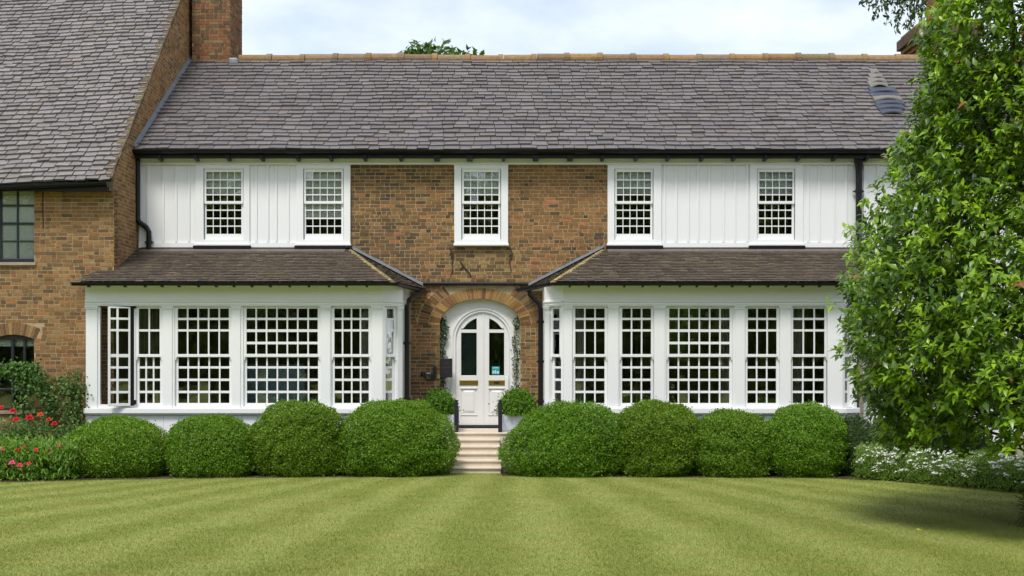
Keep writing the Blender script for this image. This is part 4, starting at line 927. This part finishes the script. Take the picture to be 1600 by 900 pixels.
for k, (a, b) in enumerate([(692, 703), (690, 704.5), (691, 700)]): mm.box(wx(a, y), wx(b, y), y - .0325, y - .0305, wz(567.5 + k * 7, y), wz(566.5 + k * 7, y))
mm.build('faint_lettering', mat('faint_letters', (.05, .045, .05), .6), pq)
lm = thing('wall_lamp', 'round dark bulkhead lamp on the brick left of the door', 'lamp', (wx(669.5, 0), -.1, wz(594, 0)))
x, zc = wx(669.5, 0), wz(587, 0)
mm = MB(); mm.tube([(x, -.012, zc), (x, -.09, zc)], .085, 18); mm.build('body', M['dframe'], lm, smooth=False)
mm = MB(); mm.tube([(x, -.0905, zc), (x, -.115, zc), (x, -.13, zc)], [.07, .06, .03], 16); mm.build('diffuser', mat('lamp_glass', (.30, .32, .30), .3), lm)
for dz_ in (-.03, .0, .03): mm = MB(); mm.box(x - .085, x + .085, -.145, -.09, zc + dz_ - .008, zc + dz_ + .008); mm.build('guard_bar', M['dframe'], lm)
mm = MB(); mm.box(wx(676.5, 0), wx(682, 0), -.05, -.011, wz(590, 0), wz(572, 0)); mm.build('bracket', M['dframe'], lm, bevel=.005)
mm = MB(); mm.box(wx(657.5, 0), wx(661, 0), -.035, -.011, wz(588, 0), wz(582.5, 0)); o = mm.build('door_bell', M['black'], bevel=.005); tag(o, 'small black bell push beside the wall lamp', 'bell')
for k, pts in enumerate([[(703, 388), (707, 394), (705, 403), (709, 398), (706, 412), (707, 422), (704, 432)], [(719, 408), (724, 416), (731, 424), (737, 432)], [(797, 386), (800, 396), (796, 410), (799, 424)]]):
    mm = MB(); mm.tube([W(a, b, -.02) for a, b in pts], [.014, .016, .012, .011, .01, .009, .007][:len(pts)], 6); mm.tube([W(pts[1][0], pts[1][1], -.02), W(pts[1][0] - 5, pts[1][1] + 4, -.02)], .01, 5); o = mm.build('dead_stem', M['bark'])
    tag(o, ['thick dead creeper stem under the left corner of the middle window', 'slanting dead creeper stem on the bricks below the middle window', 'thin dead creeper stem under the right corner of the middle window'][k], 'stem', 'dead creeper stems on the brick')

# ------------------------------------------------------------------ plants
def nrm(a): return a / (np.linalg.norm(a, axis=-1, keepdims=True) + 1e-9)
def leaves(name, P, D, N, L, Wd, col, m, parent=None, fold=False, droop=0.0):
    n = len(P); D = nrm(D); N = nrm(N - D * np.sum(N * D, 1, keepdims=True)); S = np.cross(D, N); L = np.broadcast_to(L, n)[:, None]; Wd = np.broadcast_to(Wd, n)[:, None]
    if not fold:
        V = np.stack([P, P + D * L * .5 + S * Wd * .5 + N * L * .04, P + D * L, P + D * L * .5 - S * Wd * .5 + N * L * .04], 1).reshape(-1, 3)
        return npmesh(name, V, np.arange(4 * n).reshape(n, 4), m, parent, col)
    T = P + D * L * .97 - N * L * .22; Mid = P + D * L * .5 - N * L * .02
    V = np.stack([P, P + D * L * .42 + S * Wd * .5 + N * L * .05, T, P + D * L * .42 - S * Wd * .5 + N * L * .05, Mid], 1).reshape(-1, 3)
    b = (np.arange(n) * 5)[:, None]
    Fq = np.concatenate([b + np.array([[0, 1, 4]]), b + np.array([[1, 2, 4]]), b + np.array([[2, 3, 4]]), b + np.array([[3, 0, 4]])], 1).reshape(-1, 3)
    return npmesh(name, V, Fq, m, parent, np.repeat(col, 4, 0), smooth=True)
def cols(n, pal, wts=None, j=.18):
    pal = np.array(pal); i = RNG.choice(len(pal), n, p=wts); c = pal[i] * (1 + RNG.uniform(-j, j, (n, 1)))
    return np.clip(c * (1 + RNG.uniform(-.05, .05, (n, 3))), .002, 1)
def lump(d, seed, amp):
    r = np.random.default_rng(seed); o = np.zeros(len(d))
    for k in range(7):
        f = r.normal(0, 1, 3) * (2.2 + k * 1.1); o += np.sin(d @ f + r.uniform(0, 6.3)) / (1 + .45 * k)
    return amp * o
BOX = [(0.150, 0.275, 0.015), (0.118, 0.230, 0.013), (0.198, 0.320, 0.024), (0.085, 0.178, 0.011)]
def shrub(label, px0, px1, pytop, yc, depth=.62, n=26000, pal=BOX, p=2.45, pl=None, pr=None, leaf=(.034, .023), group='clipped round shrubs along the front of the house', zbase=0.0, cat='shrub', name='clipped_shrub', seed=1, fuzz=.045, xyz=None, rough=.07):
    if xyz is None:
        x0, x1 = wx(px0, yc), wx(px1, yc); cx, a = (x0 + x1) / 2, (x1 - x0) / 2; h = wz(pytop, yc) - zbase
    else: cx, a, h = xyz
    zc = zbase + h * .36; t = thing(name, label, cat, (cx, yc, zbase), group)
    m_ = int(n * 1.35); d = nrm(RNG.normal(0, 1, (m_, 3))); d = d[(d[:, 2] > -.75) & ((d[:, 1] < .25) | (RNG.random(m_) < .5))]
    def surf(d):
        c = np.where(d[:, 2] > 0, h - (zc - zbase), (zc - zbase) * 1.35)
        e = np.where(d[:, 2] < 0, 2.6, np.where(d[:, 0] < 0, pl or p, pr or p)); r = (np.abs(d[:, 0] / a) ** e + np.abs(d[:, 1] / depth) ** e + np.abs(d[:, 2] / c) ** e) ** (-1 / e)
        return r * (1 + lump(d, seed, rough * .5) + lump(d * 4.0, seed + 50, rough * .30) + lump(d * 9.0, seed + 90, rough * .12))
    r = surf(d); q = np.maximum(RNG.random(len(d)), 0) ** 2
    P = np.array([cx, yc, zc]) + d * (r * (1.0 - .16 * q + np.abs(RNG.normal(0, .012, len(d))))[:, None] if False else (r * (1.0 - .16 * q) + np.abs(RNG.normal(0, fuzz * .35, len(d))) * np.where(RNG.random(len(d)) < .04, 2.6, 1.0))[:, None])
    P[:, 2] = np.maximum(P[:, 2], zbase + .015)
    k = len(P); D = d * .45 + RNG.normal(0, .75, (k, 3)) + np.array([0, 0, .4]); N = d * 1.3 + RNG.normal(0, .5, (k, 3)) + np.array([0, 0, .25])
    leaves('foliage', P, D, N, RNG.uniform(.7, 1.25, k) * leaf[0], RNG.uniform(.75, 1.2, k) * leaf[1], cols(k, np.array(pal) * np.array([1 + .045 * math.sin(seed * 2.3), 1 + .05 * math.sin(seed * 1.7), 1.0])), M['leaf'], t)
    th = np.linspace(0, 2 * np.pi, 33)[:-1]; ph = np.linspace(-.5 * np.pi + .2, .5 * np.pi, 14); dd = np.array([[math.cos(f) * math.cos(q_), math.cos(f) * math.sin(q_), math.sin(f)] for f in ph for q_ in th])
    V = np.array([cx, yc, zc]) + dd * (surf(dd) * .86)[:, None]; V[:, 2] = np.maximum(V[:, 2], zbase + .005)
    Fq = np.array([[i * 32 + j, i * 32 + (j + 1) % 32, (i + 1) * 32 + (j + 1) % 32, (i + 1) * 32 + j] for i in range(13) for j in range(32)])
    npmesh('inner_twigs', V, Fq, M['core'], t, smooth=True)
    return t
shrub('wide low clipped shrub at the left end beside the red flowers', 96, 270, 656, -3.5, .75, 40000, seed=1, pl=2.2)
shrub('clipped shrub second from the left, under the left bay', 263, 403, 651, -3.4, .68, 42000, seed=2)
shrub('tall round clipped shrub third from the left, under the left bay', 392, 539, 632, -3.3, .68, 44000, seed=3)
shrub('big clipped shrub immediately left of the front steps', 529, 713, 626, -3.25, .72, 48000, seed=4, pr=1.9)
shrub('broad clipped shrub immediately right of the front steps', 780, 979, 632, -3.25, .74, 48000, seed=5, pl=1.55, pr=2.6)
shrub('tall round clipped shrub second to the right of the steps', 962, 1093, 629, -3.3, .7, 44000, seed=6)
shrub('lower clipped shrub between two taller ones under the right bay', 1081, 1204, 644, -3.35, .68, 40000, seed=7)
shrub('tall clipped shrub last in the right row, near the leafy tree', 1191, 1319, 636, -3.4, .7, 42000, seed=8)
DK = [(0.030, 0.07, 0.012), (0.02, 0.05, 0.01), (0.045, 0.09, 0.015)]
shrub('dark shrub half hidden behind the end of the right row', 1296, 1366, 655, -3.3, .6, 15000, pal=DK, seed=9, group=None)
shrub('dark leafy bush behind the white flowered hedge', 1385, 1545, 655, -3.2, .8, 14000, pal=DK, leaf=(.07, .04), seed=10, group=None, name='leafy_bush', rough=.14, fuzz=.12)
PG = [(0.11, 0.25, 0.015), (0.075, 0.185, 0.012), (0.15, 0.29, 0.025)]
for (cx, cy, z1), lab, a, sd in ((pl1, 'bright green rounded plant in the planter left of the door', .30, 21), (pl2, 'bright green rounded plant in the planter right of the door', .335, 22)):
    shrub(lab, 0, 0, 0, cy - .02, .3, 5000, pal=PG, p=2.2, leaf=(.05, .026), group='rounded plants in the door planters', zbase=z1 - .02, seed=sd, xyz=(cx + (.02 if sd == 22 else -.02), a * .93, .42), name='planter_plant', cat='plant', rough=.12, fuzz=.1)

def climber(label, pts, spread, n, leaf, pal, name='ivy', cat='ivy', stem=.008, m='gloss', nrm_dir=(0, -1, 0), group=None):
    """stem along pts with leaves scattered round it, facing nrm_dir"""
    pts = [np.array(p, float) for p in pts]; t = thing(name, label, cat, tuple(pts[0]), group)
    mm = MB(); mm.tube(pts, np.linspace(stem, stem * .4, len(pts)), 6); mm.build('stem', M['bark'], t)
    seg = np.array(pts); s = RNG.random(n) * (len(pts) - 1); i = np.minimum(s.astype(int), len(pts) - 2); f = (s - i)[:, None]
    P = seg[i] * (1 - f) + seg[i + 1] * f + RNG.normal(0, 1, (n, 3)) * np.array(spread); nd = np.array(nrm_dir, float)
    D = RNG.normal(0, .7, (n, 3)) + np.array([0, 0, -.5]) + nd * .4; N = nd + RNG.normal(0, .45, (n, 3)) + np.array([0, 0, .5])
    leaves('foliage', P, D, N, RNG.uniform(.7, 1.3, n) * leaf, RNG.uniform(.7, 1.1, n) * leaf * .75, cols(n, pal, j=.3), M[m], t, fold=True)
    return t
IVY = [(0.022, 0.05, 0.015), (0.035, 0.075, 0.02), (0.06, 0.10, 0.035)]
VAR = IVY + [(0.25, 0.28, 0.16)]
yy = .10
climber('dark ivy strand climbing the left side of the door surround', [W(692, 615, yy), W(691, 590, yy), W(691.5, 560, yy), W(692, 530, yy), W(694, 512, yy), W(690.5, 497, yy)], (.035, .015, .02), 420, .055, IVY)
climber('thin variegated ivy strand climbing the right side of the door surround', [W(807, 622, yy), W(806, 590, yy), W(808, 560, yy), W(805, 535, yy), W(807, 512, yy), W(808, 497, yy)], (.04, .015, .02), 260, .05, VAR)

# flowers
def flower(mm_list, c, r, colr, n=14):
    """rosette of petals as folded quads"""
    for k in range(n):
        a = 2.4 * k; rr = r * (0.35 + .65 * k / n); el = 1.4 - 1.25 * k / n
        ax, e1, e2 = np.array([0, -.72, .69]), np.array([1.0, 0, 0]), np.array([0, .69, .72])
        d = (e1 * math.cos(a) + e2 * math.sin(a)) * math.cos(el) + ax * math.sin(el); mm_list[0].append(c + d * r * .06); mm_list[1].append(d); mm_list[2].append(ax * 1.2 - d * .8); mm_list[3].append(rr); mm_list[4].append([q * random.uniform(.8, 1.2) for q in colr])
def blooms(parent, centres, r, pal, single=True):
    for c in centres:
        ls = [[], [], [], [], []]; flower(ls, np.array(c, float), r * random.uniform(.75, 1.2), random.choice(pal)); L = np.array(ls[3])
        leaves('flower', np.array(ls[0]), np.array(ls[1]), np.array(ls[2]), L, L * .95, np.array(ls[4]), M['petal'], parent, fold=True)
RED = [(0.55, 0.012, 0.015), (0.58, 0.025, 0.02), (0.5, 0.01, 0.02)]; PINK = [(0.75, 0.05, 0.13), (0.72, 0.09, 0.2), (0.75, .03, .05)]
ROSE = [(0.055, 0.115, 0.02), (0.08, 0.155, 0.025), (0.035, 0.08, 0.015), (0.115, 0.195, 0.035)]
def bush(name, label, cat, cx, cy, a, b, h, n, leaf, pal, group=None, stems=7, zb=0.0, m='leaf', up=.3, wr=.55):
    """loose leafy bush: arching stems with leaves through the volume"""
    t = thing(name, label, cat, (cx, cy, zb), group); mm = MB(); tips = []
    for k in range(stems):
        an = 2 * math.pi * k / stems + random.uniform(-.3, .3); rr = random.uniform(.35, .95); q = np.array([cx + a * rr * math.cos(an), cy + b * rr * math.sin(an), zb + h * random.uniform(.65, 1.0)])
        md = np.array([cx + a * rr * .35 * math.cos(an), cy + b * rr * .35 * math.sin(an), zb + h * .55]); mm.tube([(cx + .1 * a * math.cos(an), cy + .1 * b * math.sin(an), zb), md, q], [.014, .009, .004], 5); tips.append((md, q))
    mm.build('stems', M['bark'], t)
    k = RNG.integers(0, stems, n); f = RNG.random(n)[:, None] ** .7; A = np.array([x_[0] for x_ in tips])[k]; B = np.array([x_[1] for x_ in tips])[k]
    P = A * (1 - f) + B * f + RNG.normal(0, 1, (n, 3)) * np.array([a * .22, b * .22, h * .14]); P2 = np.array([cx, cy, zb]) + RNG.normal(0, 1, (n, 3)) * np.array([a * .5, b * .5, 0]) + np.array([0, 0, 1]) * (RNG.random((n, 1)) * h * .7)
    sw_ = RNG.random((n, 1)) < .45; P = np.where(sw_, P2, P); P[:, 2] = np.maximum(P[:, 2], zb + .02)
    D = RNG.normal(0, .8, (n, 3)) + np.array([0, -.2, up]); N = RNG.normal(0, .5, (n, 3)) + np.array([0, -.5, .8])
    leaves('foliage', P, D, N, RNG.uniform(.7, 1.3, n) * leaf, RNG.uniform(.8, 1.1, n) * leaf * wr, cols(n, pal, j=.3), M[m], t, fold=True); return t
Yr = -3.2
t = bush('rose_bush', 'red rose bush at the left edge below the black framed window', 'rose bush', wx(18, Yr), Yr, .75, .5, .86, 3800, .07, ROSE, 'red rose bushes under the wing window', 9)
blooms(t, [W(2, 637, -3.7), W(25, 656, -3.75), W(46, 653, -3.75), W(20, 642, -3.4)], .075, RED)
t = bush('rose_bush', 'red rose bush beside the left bay, with scattered orange red blooms', 'rose bush', wx(92, Yr), Yr, .55, .5, .80, 3400, .065, ROSE, 'red rose bushes under the wing window', 9)
blooms(t, [W(85, 662, -3.7), W(76, 656, -3.6), W(63, 648, -3.5)], .07, RED + [(0.6, .08, .02)])
Yc = -2.1
climber('leafy climber trained up a stem across the lower wing window', [W(37, 690, Yc), W(37, 650, Yc), W(38, 610, Yc), W(38, 580, Yc), W(30, 571, Yc), W(12, 578, Yc), W(-6, 584, Yc)], (.10, .07, .06), 900, .07, [(0.07, 0.16, 0.025), (0.05, 0.115, 0.02), (0.10, 0.2, 0.035)], 'climbing_plant', 'climber', .02, 'leaf')
climber('leafy climber drooping on the brick right of the wing window', [W(72, 665, Yc), W(80, 630, Yc), W(68, 605, Yc), W(58, 590, Yc), W(52, 576, Yc)], (.10, .07, .08), 900, .07, [(0.07, 0.155, 0.025), (0.05, 0.115, 0.02)], 'climbing_plant', 'climber', .016, 'leaf')
climber('bushy wall shrub between the wing brick and the left bay', [W(116, 700, Yc), W(114, 670, Yc), W(117, 640, Yc), W(115, 612, Yc), W(112, 596, Yc)], (.12, .09, .12), 1500, .06, ROSE, 'wall_shrub', 'shrub', .02, 'leaf')
climber('small sprig growing on the brick beside the wall shrub', [W(93, 612, YW - .05), W(94, 588, YW - .05)], (.06, .03, .05), 90, .06, ROSE, 'wall_sprig', 'plant', .008, 'leaf')
PER = [(0.12, 0.25, 0.025), (0.16, 0.30, 0.035), (0.08, 0.17, 0.018), (0.22, 0.34, 0.055)]
LABP = ['grassy perennial clump with red flowers at the far left edge', 'grassy perennial clump with pink and red flowers, second from the left edge', 'perennial clump with pink flowers against the wide left shrub']
for k, (pc, hh) in enumerate(((8, .66), (48, .70), (86, .66))):
    Yp = -4.35 + .05 * k; t = bush('flowering_perennial', LABP[k], 'flowers', wx(pc, Yp), Yp, .40, .36, hh * .86, 5200, .10, PER, 'flowering clumps at the left border', 14, up=1.3, wr=.24)
    blooms(t, [[W(3, 702, -4.6), W(18, 724, -4.7)], [W(27, 704, -4.6), W(36, 699, -4.5), W(56, 703, -4.6), W(31, 727, -4.75), W(19, 723, -4.75)], [W(79, 703, -4.5), W(92, 697, -4.4), W(77, 708, -4.5), W(45, 724, -4.75)]][k], .055, PINK + RED[:1])
# white-flowered hedge
def flower_hedge():
    path = np.array([[5.95, -4.0], [6.5, -4.25], [7.0, -5.0], [7.6, -6.0], [8.4, -7.2], [9.3, -8.6]]); t = thing('flowering_hedge', 'low green hedge dotted with white flowers at the right edge of lawn', 'hedge', (7.2, -5.5, 0))
    n = 34000; s = RNG.random(n) * (len(path) - 1); i = s.astype(int); f = (s - i)[:, None]; c = path[i] * (1 - f) + path[i + 1] * f
    an = RNG.random(n) * np.pi * 1.1 - .05 * np.pi; rr = 1 - .25 * RNG.random(n) ** 2
    tang = nrm(path[i + 1] - path[i]); sd = np.stack([tang[:, 1], -tang[:, 0]], 1); h = .50 + .06 * np.sin(s * 5) + .04 * np.sin(s * 13 + 1)
    o = np.cos(an) * .42 * rr; P = np.stack([c[:, 0] + sd[:, 0] * o + RNG.normal(0, .03, n), c[:, 1] + sd[:, 1] * o + RNG.normal(0, .03, n), np.maximum(.02, np.abs(np.sin(an)) ** .6 * h * rr + RNG.normal(0, .025, n))], 1)
    out = np.stack([sd[:, 0] * np.cos(an), sd[:, 1] * np.cos(an), np.sin(an)], 1)
    leaves('foliage', P, out + RNG.normal(0, .6, (n, 3)) + np.array([0, 0, .7]), out + RNG.normal(0, .5, (n, 3)), RNG.uniform(.03, .055, n), RNG.uniform(.012, .02, n), cols(n, [(0.21, 0.33, 0.07), (0.16, 0.26, 0.05), (0.26, 0.38, 0.10)]), M['leaf'], t)
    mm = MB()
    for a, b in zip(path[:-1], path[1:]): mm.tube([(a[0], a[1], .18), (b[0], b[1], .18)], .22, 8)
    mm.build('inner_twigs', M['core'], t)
    # flower heads: flat white corymbs
    for k in range(230):
        s_ = random.random() ** .7 * (len(path) - 1.01); i_ = int(s_); f_ = s_ - i_; c_ = path[i_] * (1 - f_) + path[i_ + 1] * f_; tg = path[i_ + 1] - path[i_]; tg /= np.linalg.norm(tg); sd_ = np.array([tg[1], -tg[0]]); an_ = random.uniform(.04, .5) * math.pi
        if sd_[1] > 0: an_ = math.pi - an_
        off = math.cos(an_) * .44; z_ = max(.12, math.sin(an_) ** .6 * .54); m_ = random.randint(9, 16); cc = np.array([c_[0] + sd_[0] * off, c_[1] + sd_[1] * off, z_]); P_ = cc + RNG.normal(0, 1, (m_, 3)) * np.array([.04, .03, .01])
        leaves('flower_head', P_, RNG.normal(0, 1, (m_, 3)) * np.array([1, 1, .2]), np.tile([0, -.3, 1.0], (m_, 1)) + RNG.normal(0, .3, (m_, 3)), .042, .036, cols(m_, [(.80, .82, .76), (.85, .86, .84)], j=.06), M['petal'], t)
flower_hedge()
shrub('small dark grassy shrub at the right edge of the lawn', 0, 0, 0, -11.15, .5, 9000, pal=[(0.035, 0.07, 0.014), (0.05, 0.10, 0.02), (0.08, 0.12, 0.03)], leaf=(.11, .016), group=None, seed=31, xyz=(6.9, .66, .47), name='dark_shrub', rough=.12, fuzz=.16)
for px_, lab in ((1512, 'weathered wooden post behind the flowered hedge, left of two'), (1593, 'weathered wooden post at the right edge behind the flowered hedge')):
    X, Y = wx(px_, -2.6), -2.6; p_ = thing('wooden_post', lab, 'post', (X, Y, 0), 'wooden posts behind the hedge'); mm = MB(); mm.box(X - .055, X + .055, Y - .055, Y + .055, 0, 1.35); mm.build('shaft', M['post'], p_, bevel=.008)
    mm = MB(); mm.add([(X - .07, Y - .07, 1.351), (X + .07, Y - .07, 1.351), (X + .07, Y + .07, 1.351), (X - .07, Y + .07, 1.351), (X, Y, 1.45)], [(0, 3, 2, 1), (0, 1, 4), (1, 2, 4), (2, 3, 4), (3, 0, 4)]); mm.build('cap', M['post'], p_)
q = W(1437, 832, 2184 * 2 / 267 - 28); lv = leaves('fallen_leaf', np.array([[q[0] - .04, q[1], .03]]), np.array([[1.0, .3, .15]]), np.array([[0, -.4, 1.0]]), .085, .05, np.array([[.55, .46, .05]]), M['leaf'], fold=True); tag(lv, 'single yellow leaf lying on the lawn at right', 'leaf')

# trees
def limb(mm, a, b, r0, r1, bend=.12, n=6):
    a, b = np.array(a, float), np.array(b, float); L = np.linalg.norm(b - a); off = RNG.normal(0, bend * L, 3); pts = []
    for i in range(n + 1):
        f = i / n; pts.append(a * (1 - f) + b * f + off * math.sin(math.pi * f) + RNG.normal(0, .015 * L, 3) * (0 < i < n))
    mm.tube(pts, np.linspace(r0, r1, n + 1), 7); return pts
def laurel():
    C = np.array([7.35, -10.6]); zk = [.85, 1.05, 1.7, 2.5, 3.2, 4.1, 4.84, 5.6, 6.4, 7.5, 8.4]; xk = [5.3, 4.35, 3.98, 4.05, 4.30, 4.70, 4.88, 5.22, 5.48, 6.2, 7.2]
    rad = lambda z: C[0] - np.interp(z, zk, xk)
    t = thing('leafy_tree', 'large glossy leaved tree filling the right edge, branches near the ground', 'tree', (C[0], C[1], 0)); mm = MB(); tr = MB()
    limb(tr, (C[0], C[1], -.05), (C[0] + .1, C[1] + .1, 6.6), .20, .05, .03, 8); tr.build('trunk', M['bark'], t, smooth=True)
    for k in range(58):
        z1 = random.uniform(1.1, 7.4) if k > 20 else random.uniform(1.1, 2.2); an = random.uniform(0, 2 * math.pi) if k % 3 else random.uniform(math.pi * .8, math.pi * 1.5)
        r = rad(z1) * .74; z0 = max(.35, z1 * .55 - .1); e = (C[0] + r * math.cos(an), C[1] + r * .85 * math.sin(an), z1)
        pts = limb(mm, (C[0] + .05 * math.cos(an), C[1] + .05 * math.sin(an), z0), e, .05 if z1 > 2.3 else .028, .008, .09)
        for j in range(5):
            p0 = pts[random.randint(2, 6)]; a2 = an + random.uniform(-.9, .9); l2 = random.uniform(.3, .6); limb(mm, p0, p0 + np.array([math.cos(a2) * l2, math.sin(a2) * l2, random.uniform(-.1, .5)]), .014, .004, .1, 4)
    mm.build('branches', M['bark'], t, smooth=True)
    ns = 14500; z = RNG.uniform(1.0, 8.3, ns * 3); z = z[RNG.random(ns * 3) < rad(z) / 3.4][:ns]; ns = len(z); an = RNG.random(ns) * 2 * np.pi
    d = np.stack([np.cos(an), np.sin(an), (z - 3) / 3], 1); lum = lump(d, 77, .05) + lump(d * 3.2, 78, .07)
    deep = RNG.random(ns) ** 1.8; lowc = z < 1.2
    r = rad(z) * (1 + lum) * (1 - .42 * deep); keep = ~((z < 1.9) & (RNG.random(ns) < .55 * (1.9 - z) / .9 + .1) & (C[0] + r * np.cos(an) > 4.9))
    P = np.stack([C[0] + r * np.cos(an), C[1] + .85 * r * np.sin(an), z + RNG.normal(0, .08, ns)], 1)[keep]; an = an[keep]; deep = deep[keep]; ns = len(P)
    ax = nrm(np.stack([np.cos(an), np.sin(an), np.full(ns, .75)], 1) + RNG.normal(0, .4, (ns, 3))); nl = 8
    young = (RNG.random(ns) < .5)
    i = np.repeat(np.arange(ns), nl); kk = np.tile(np.arange(nl), ns); A = ax[i]; ref = np.where(np.abs(A[:, 2:3]) < .9, [[0, 0, 1.0]], [[1.0, 0, 0]]); s1 = nrm(np.cross(A, ref)); s2 = np.cross(A, s1); th = kk * 2.4 + np.repeat(RNG.random(ns) * 6.3, nl) + RNG.normal(0, .2, len(kk))
    sp = RNG.uniform(.55, 1.3, len(kk))[:, None]; D = A * .75 + (s1 * np.cos(th)[:, None] + s2 * np.sin(th)[:, None]) * sp + np.array([0, 0, -.35]); N = A * .5 + np.array([-.15, -.15, 1.0]) + RNG.normal(0, .22, (len(kk), 3))
    PP = P[i] - A * (.018 * kk[:, None]) + RNG.normal(0, .01, (len(kk), 3)); L = RNG.uniform(.09, .16, len(kk)) * np.where(young[i], .92, 1.05)
    pal_y = np.array([(0.215, 0.360, 0.016), (0.28, 0.42, 0.024), (0.17, 0.30, 0.014)]); pal_o = np.array([(0.055, 0.115, 0.009), (0.08, 0.155, 0.011), (0.12, 0.21, 0.014)])
    c = np.where(young[i][:, None], pal_y[RNG.integers(0, 3, len(i))], pal_o[RNG.integers(0, 3, len(i))]) * RNG.uniform(.8, 1.2, (len(i), 1))
    br = RNG.random(len(i)) < .003; c[br] = (.28, .10, .04)
    leaves('crown', PP, D, N, L, L * .46, c, M['gloss'], t, fold=True)
laurel()
def tree(label, cx, cy, h, r, zc, n, leaf, pal, name='tree', droop=None, group=None, seed=3, blobs=9, flat=.6):
    t = thing(name, label, 'tree', (cx, cy, 0), group); mm = MB(); tr = MB(); limb(tr, (cx, cy, -.1), (cx, cy, h * .8), r * .09, r * .02, .02, 8); tr.build('trunk', M['bark'], t, smooth=True)
    rg = np.random.default_rng(seed); Pl = []; Dl = []
    for k in range(blobs):
        a = rg.uniform(0, 6.28); q = np.array([cx + r * .62 * math.cos(a) * rg.random() ** .5, cy + r * .62 * math.sin(a) * rg.random() ** .5, zc + (h - zc) * rg.uniform(-.55, .72)]); br = r * rg.uniform(.32, .52)
        if k == 0: q = np.array([cx, cy, h - br * flat])
        limb(mm, (cx, cy, max(.5, q[2] - r * .8)), q, r * .03, r * .006, .08)
        m_ = n // blobs; d = nrm(rg.normal(0, 1, (m_, 3))); P = q + d * np.array([br, br, br * flat]) * (1 + lump(d, seed + k, .07))[:, None] * (1 - .5 * rg.random((m_, 1)) ** 1.6); Pl.append(P); Dl.append(d)
    mm.build('branches', M['bark'], t, smooth=True)
    P = np.concatenate(Pl); d = np.concatenate(Dl); k = len(P)
    leaves('crown', P, d * .6 + RNG.normal(0, .7, (k, 3)) + np.array([0, 0, -.2]), d * .4 + RNG.normal(0, .5, (k, 3)) + np.array([0, 0, .7]), RNG.uniform(.7, 1.3, k) * leaf, RNG.uniform(.7, 1.2, k) * leaf * .55, cols(k, pal, j=.25), M['leaf'], t, fold=True); return t
TG = [(0.06, 0.12, 0.02), (0.08, 0.15, 0.025), (0.045, 0.09, 0.015)]
tree('tree behind the house, its top just showing over the ridge', wx(668, 18), 18, wz(68, 18), 3.1, 7.6, 9000, .26, TG, 'broadleaf_tree', seed=5, blobs=14)
tree('tree behind the house, a tiny sprig over the ridge right of the larger top', wx(731, 16), 16, wz(83, 16), 1.5, 8.6, 3000, .24, TG, 'broadleaf_tree', seed=9, blobs=8)
def overhang():
    t = thing('overhanging_tree', 'thin leaved tree dangling twigs over the right chimney', 'tree', (10.9, -3.4, 0)); Y0 = -3.4
    tr = MB(); limb(tr, (10.9, Y0, -.1), (10.6, Y0, 9.5), .22, .09, .015, 8); tr.build('trunk', M['bark'], t, smooth=True); mm = MB(); P = []; D = []
    top = W(1490, -60, Y0); mn = limb(mm, (10.7, Y0, 7.6), top, .07, .03, .05)
    ends = [(1352, 3), (1372, 24), (1385, 40), (1398, 44), (1404, 30), (1416, 46), (1428, 60), (1424, 36), (1440, 22), (1452, 30), (1460, 38), (1395, 12), (1440, 6), (1410, 8), (1376, 10), (1463, 16), (1432, 15)]
    for k, (px_, py_) in enumerate(ends):
        e = np.array(W(px_, py_, Y0 + random.uniform(-.5, .5))); s_ = np.array(W(px_ + random.uniform(8, 40), -50 + random.uniform(-20, 10), Y0)); pts = limb(mm, s_, e, .012, .003, .07, 8)
        limb(mm, mn[random.randint(3, 6)], s_, .025, .012, .05, 4)
        for j in range(60):
            f = random.random() ** .8 * 7.99; i = int(f); q = pts[i] * (1 - (f - i)) + pts[i + 1] * (f - i); P.append(q + RNG.normal(0, .045, 3)); D.append(RNG.normal(0, .55, 3) + np.array([0, 0, -.8]))
    mm.build('branches', M['bark'], t, smooth=True); P = np.array(P); D = np.array(D)
    m_ = 5000; d = nrm(RNG.normal(0, 1, (m_, 3))); P2 = np.array([10.9, Y0, 10.2]) + d * np.array([2.0, 1.6, 1.5]) * RNG.random((m_, 1)) ** .4; P2 = P2[(HY - (P2[:, 2] - EYE) * FPX / (P2[:, 1] + DIST) < -12) | (P2[:, 0] > 9.6)]
    P = np.concatenate([P, P2]); D = np.concatenate([D, RNG.normal(0, .6, (len(P2), 3)) + np.array([0, 0, -.6])]); k = len(P)
    leaves('crown', P, D, RNG.normal(0, .7, (k, 3)) + np.array([0, -.4, .5]), RNG.uniform(.07, .13, k), RNG.uniform(.035, .055, k), cols(k, [(0.045, 0.085, 0.02), (0.06, 0.11, 0.022), (0.03, 0.06, 0.015)], j=.25), M['leaf'], t, fold=True)
overhang()
# the wood across the lawn, mirrored in the window glass
def wood():
    n = 80000; rg = np.random.default_rng(4); cx = np.linspace(-46, 46, 60) + rg.normal(0, 1, 60); ch = rg.uniform(10.5, 15.5, 60); cy = rg.uniform(-62, -52, 60); i = rg.integers(0, 60, n); d = nrm(rg.normal(0, 1, (n, 3)))
    rr = 3.0 + 1.0 * rg.random(60); zf = rg.random(n) ** .8
    P = np.stack([cx[i] + d[:, 0] * rr[i] * (1.15 - .65 * zf), cy[i] + d[:, 1] * rr[i], ch[i] * zf + rg.normal(0, .4, n)], 1); P[:, 2] = np.maximum(P[:, 2], .1)
    o = leaves('far_wood', P, rg.normal(0, 1, (n, 3)), rg.normal(0, .6, (n, 3)) + np.array([0, .5, .6]), rg.uniform(.6, 1.2, n), rg.uniform(.4, .8, n), cols(n, [(.12, .2, .035), (.16, .25, .04), (.08, .14, .025), (.2, .26, .06)], j=.4), M['leaf']); tag(o, 'belt of trees across the lawn, mirrored in the windows', 'trees', kind='stuff')
wood()
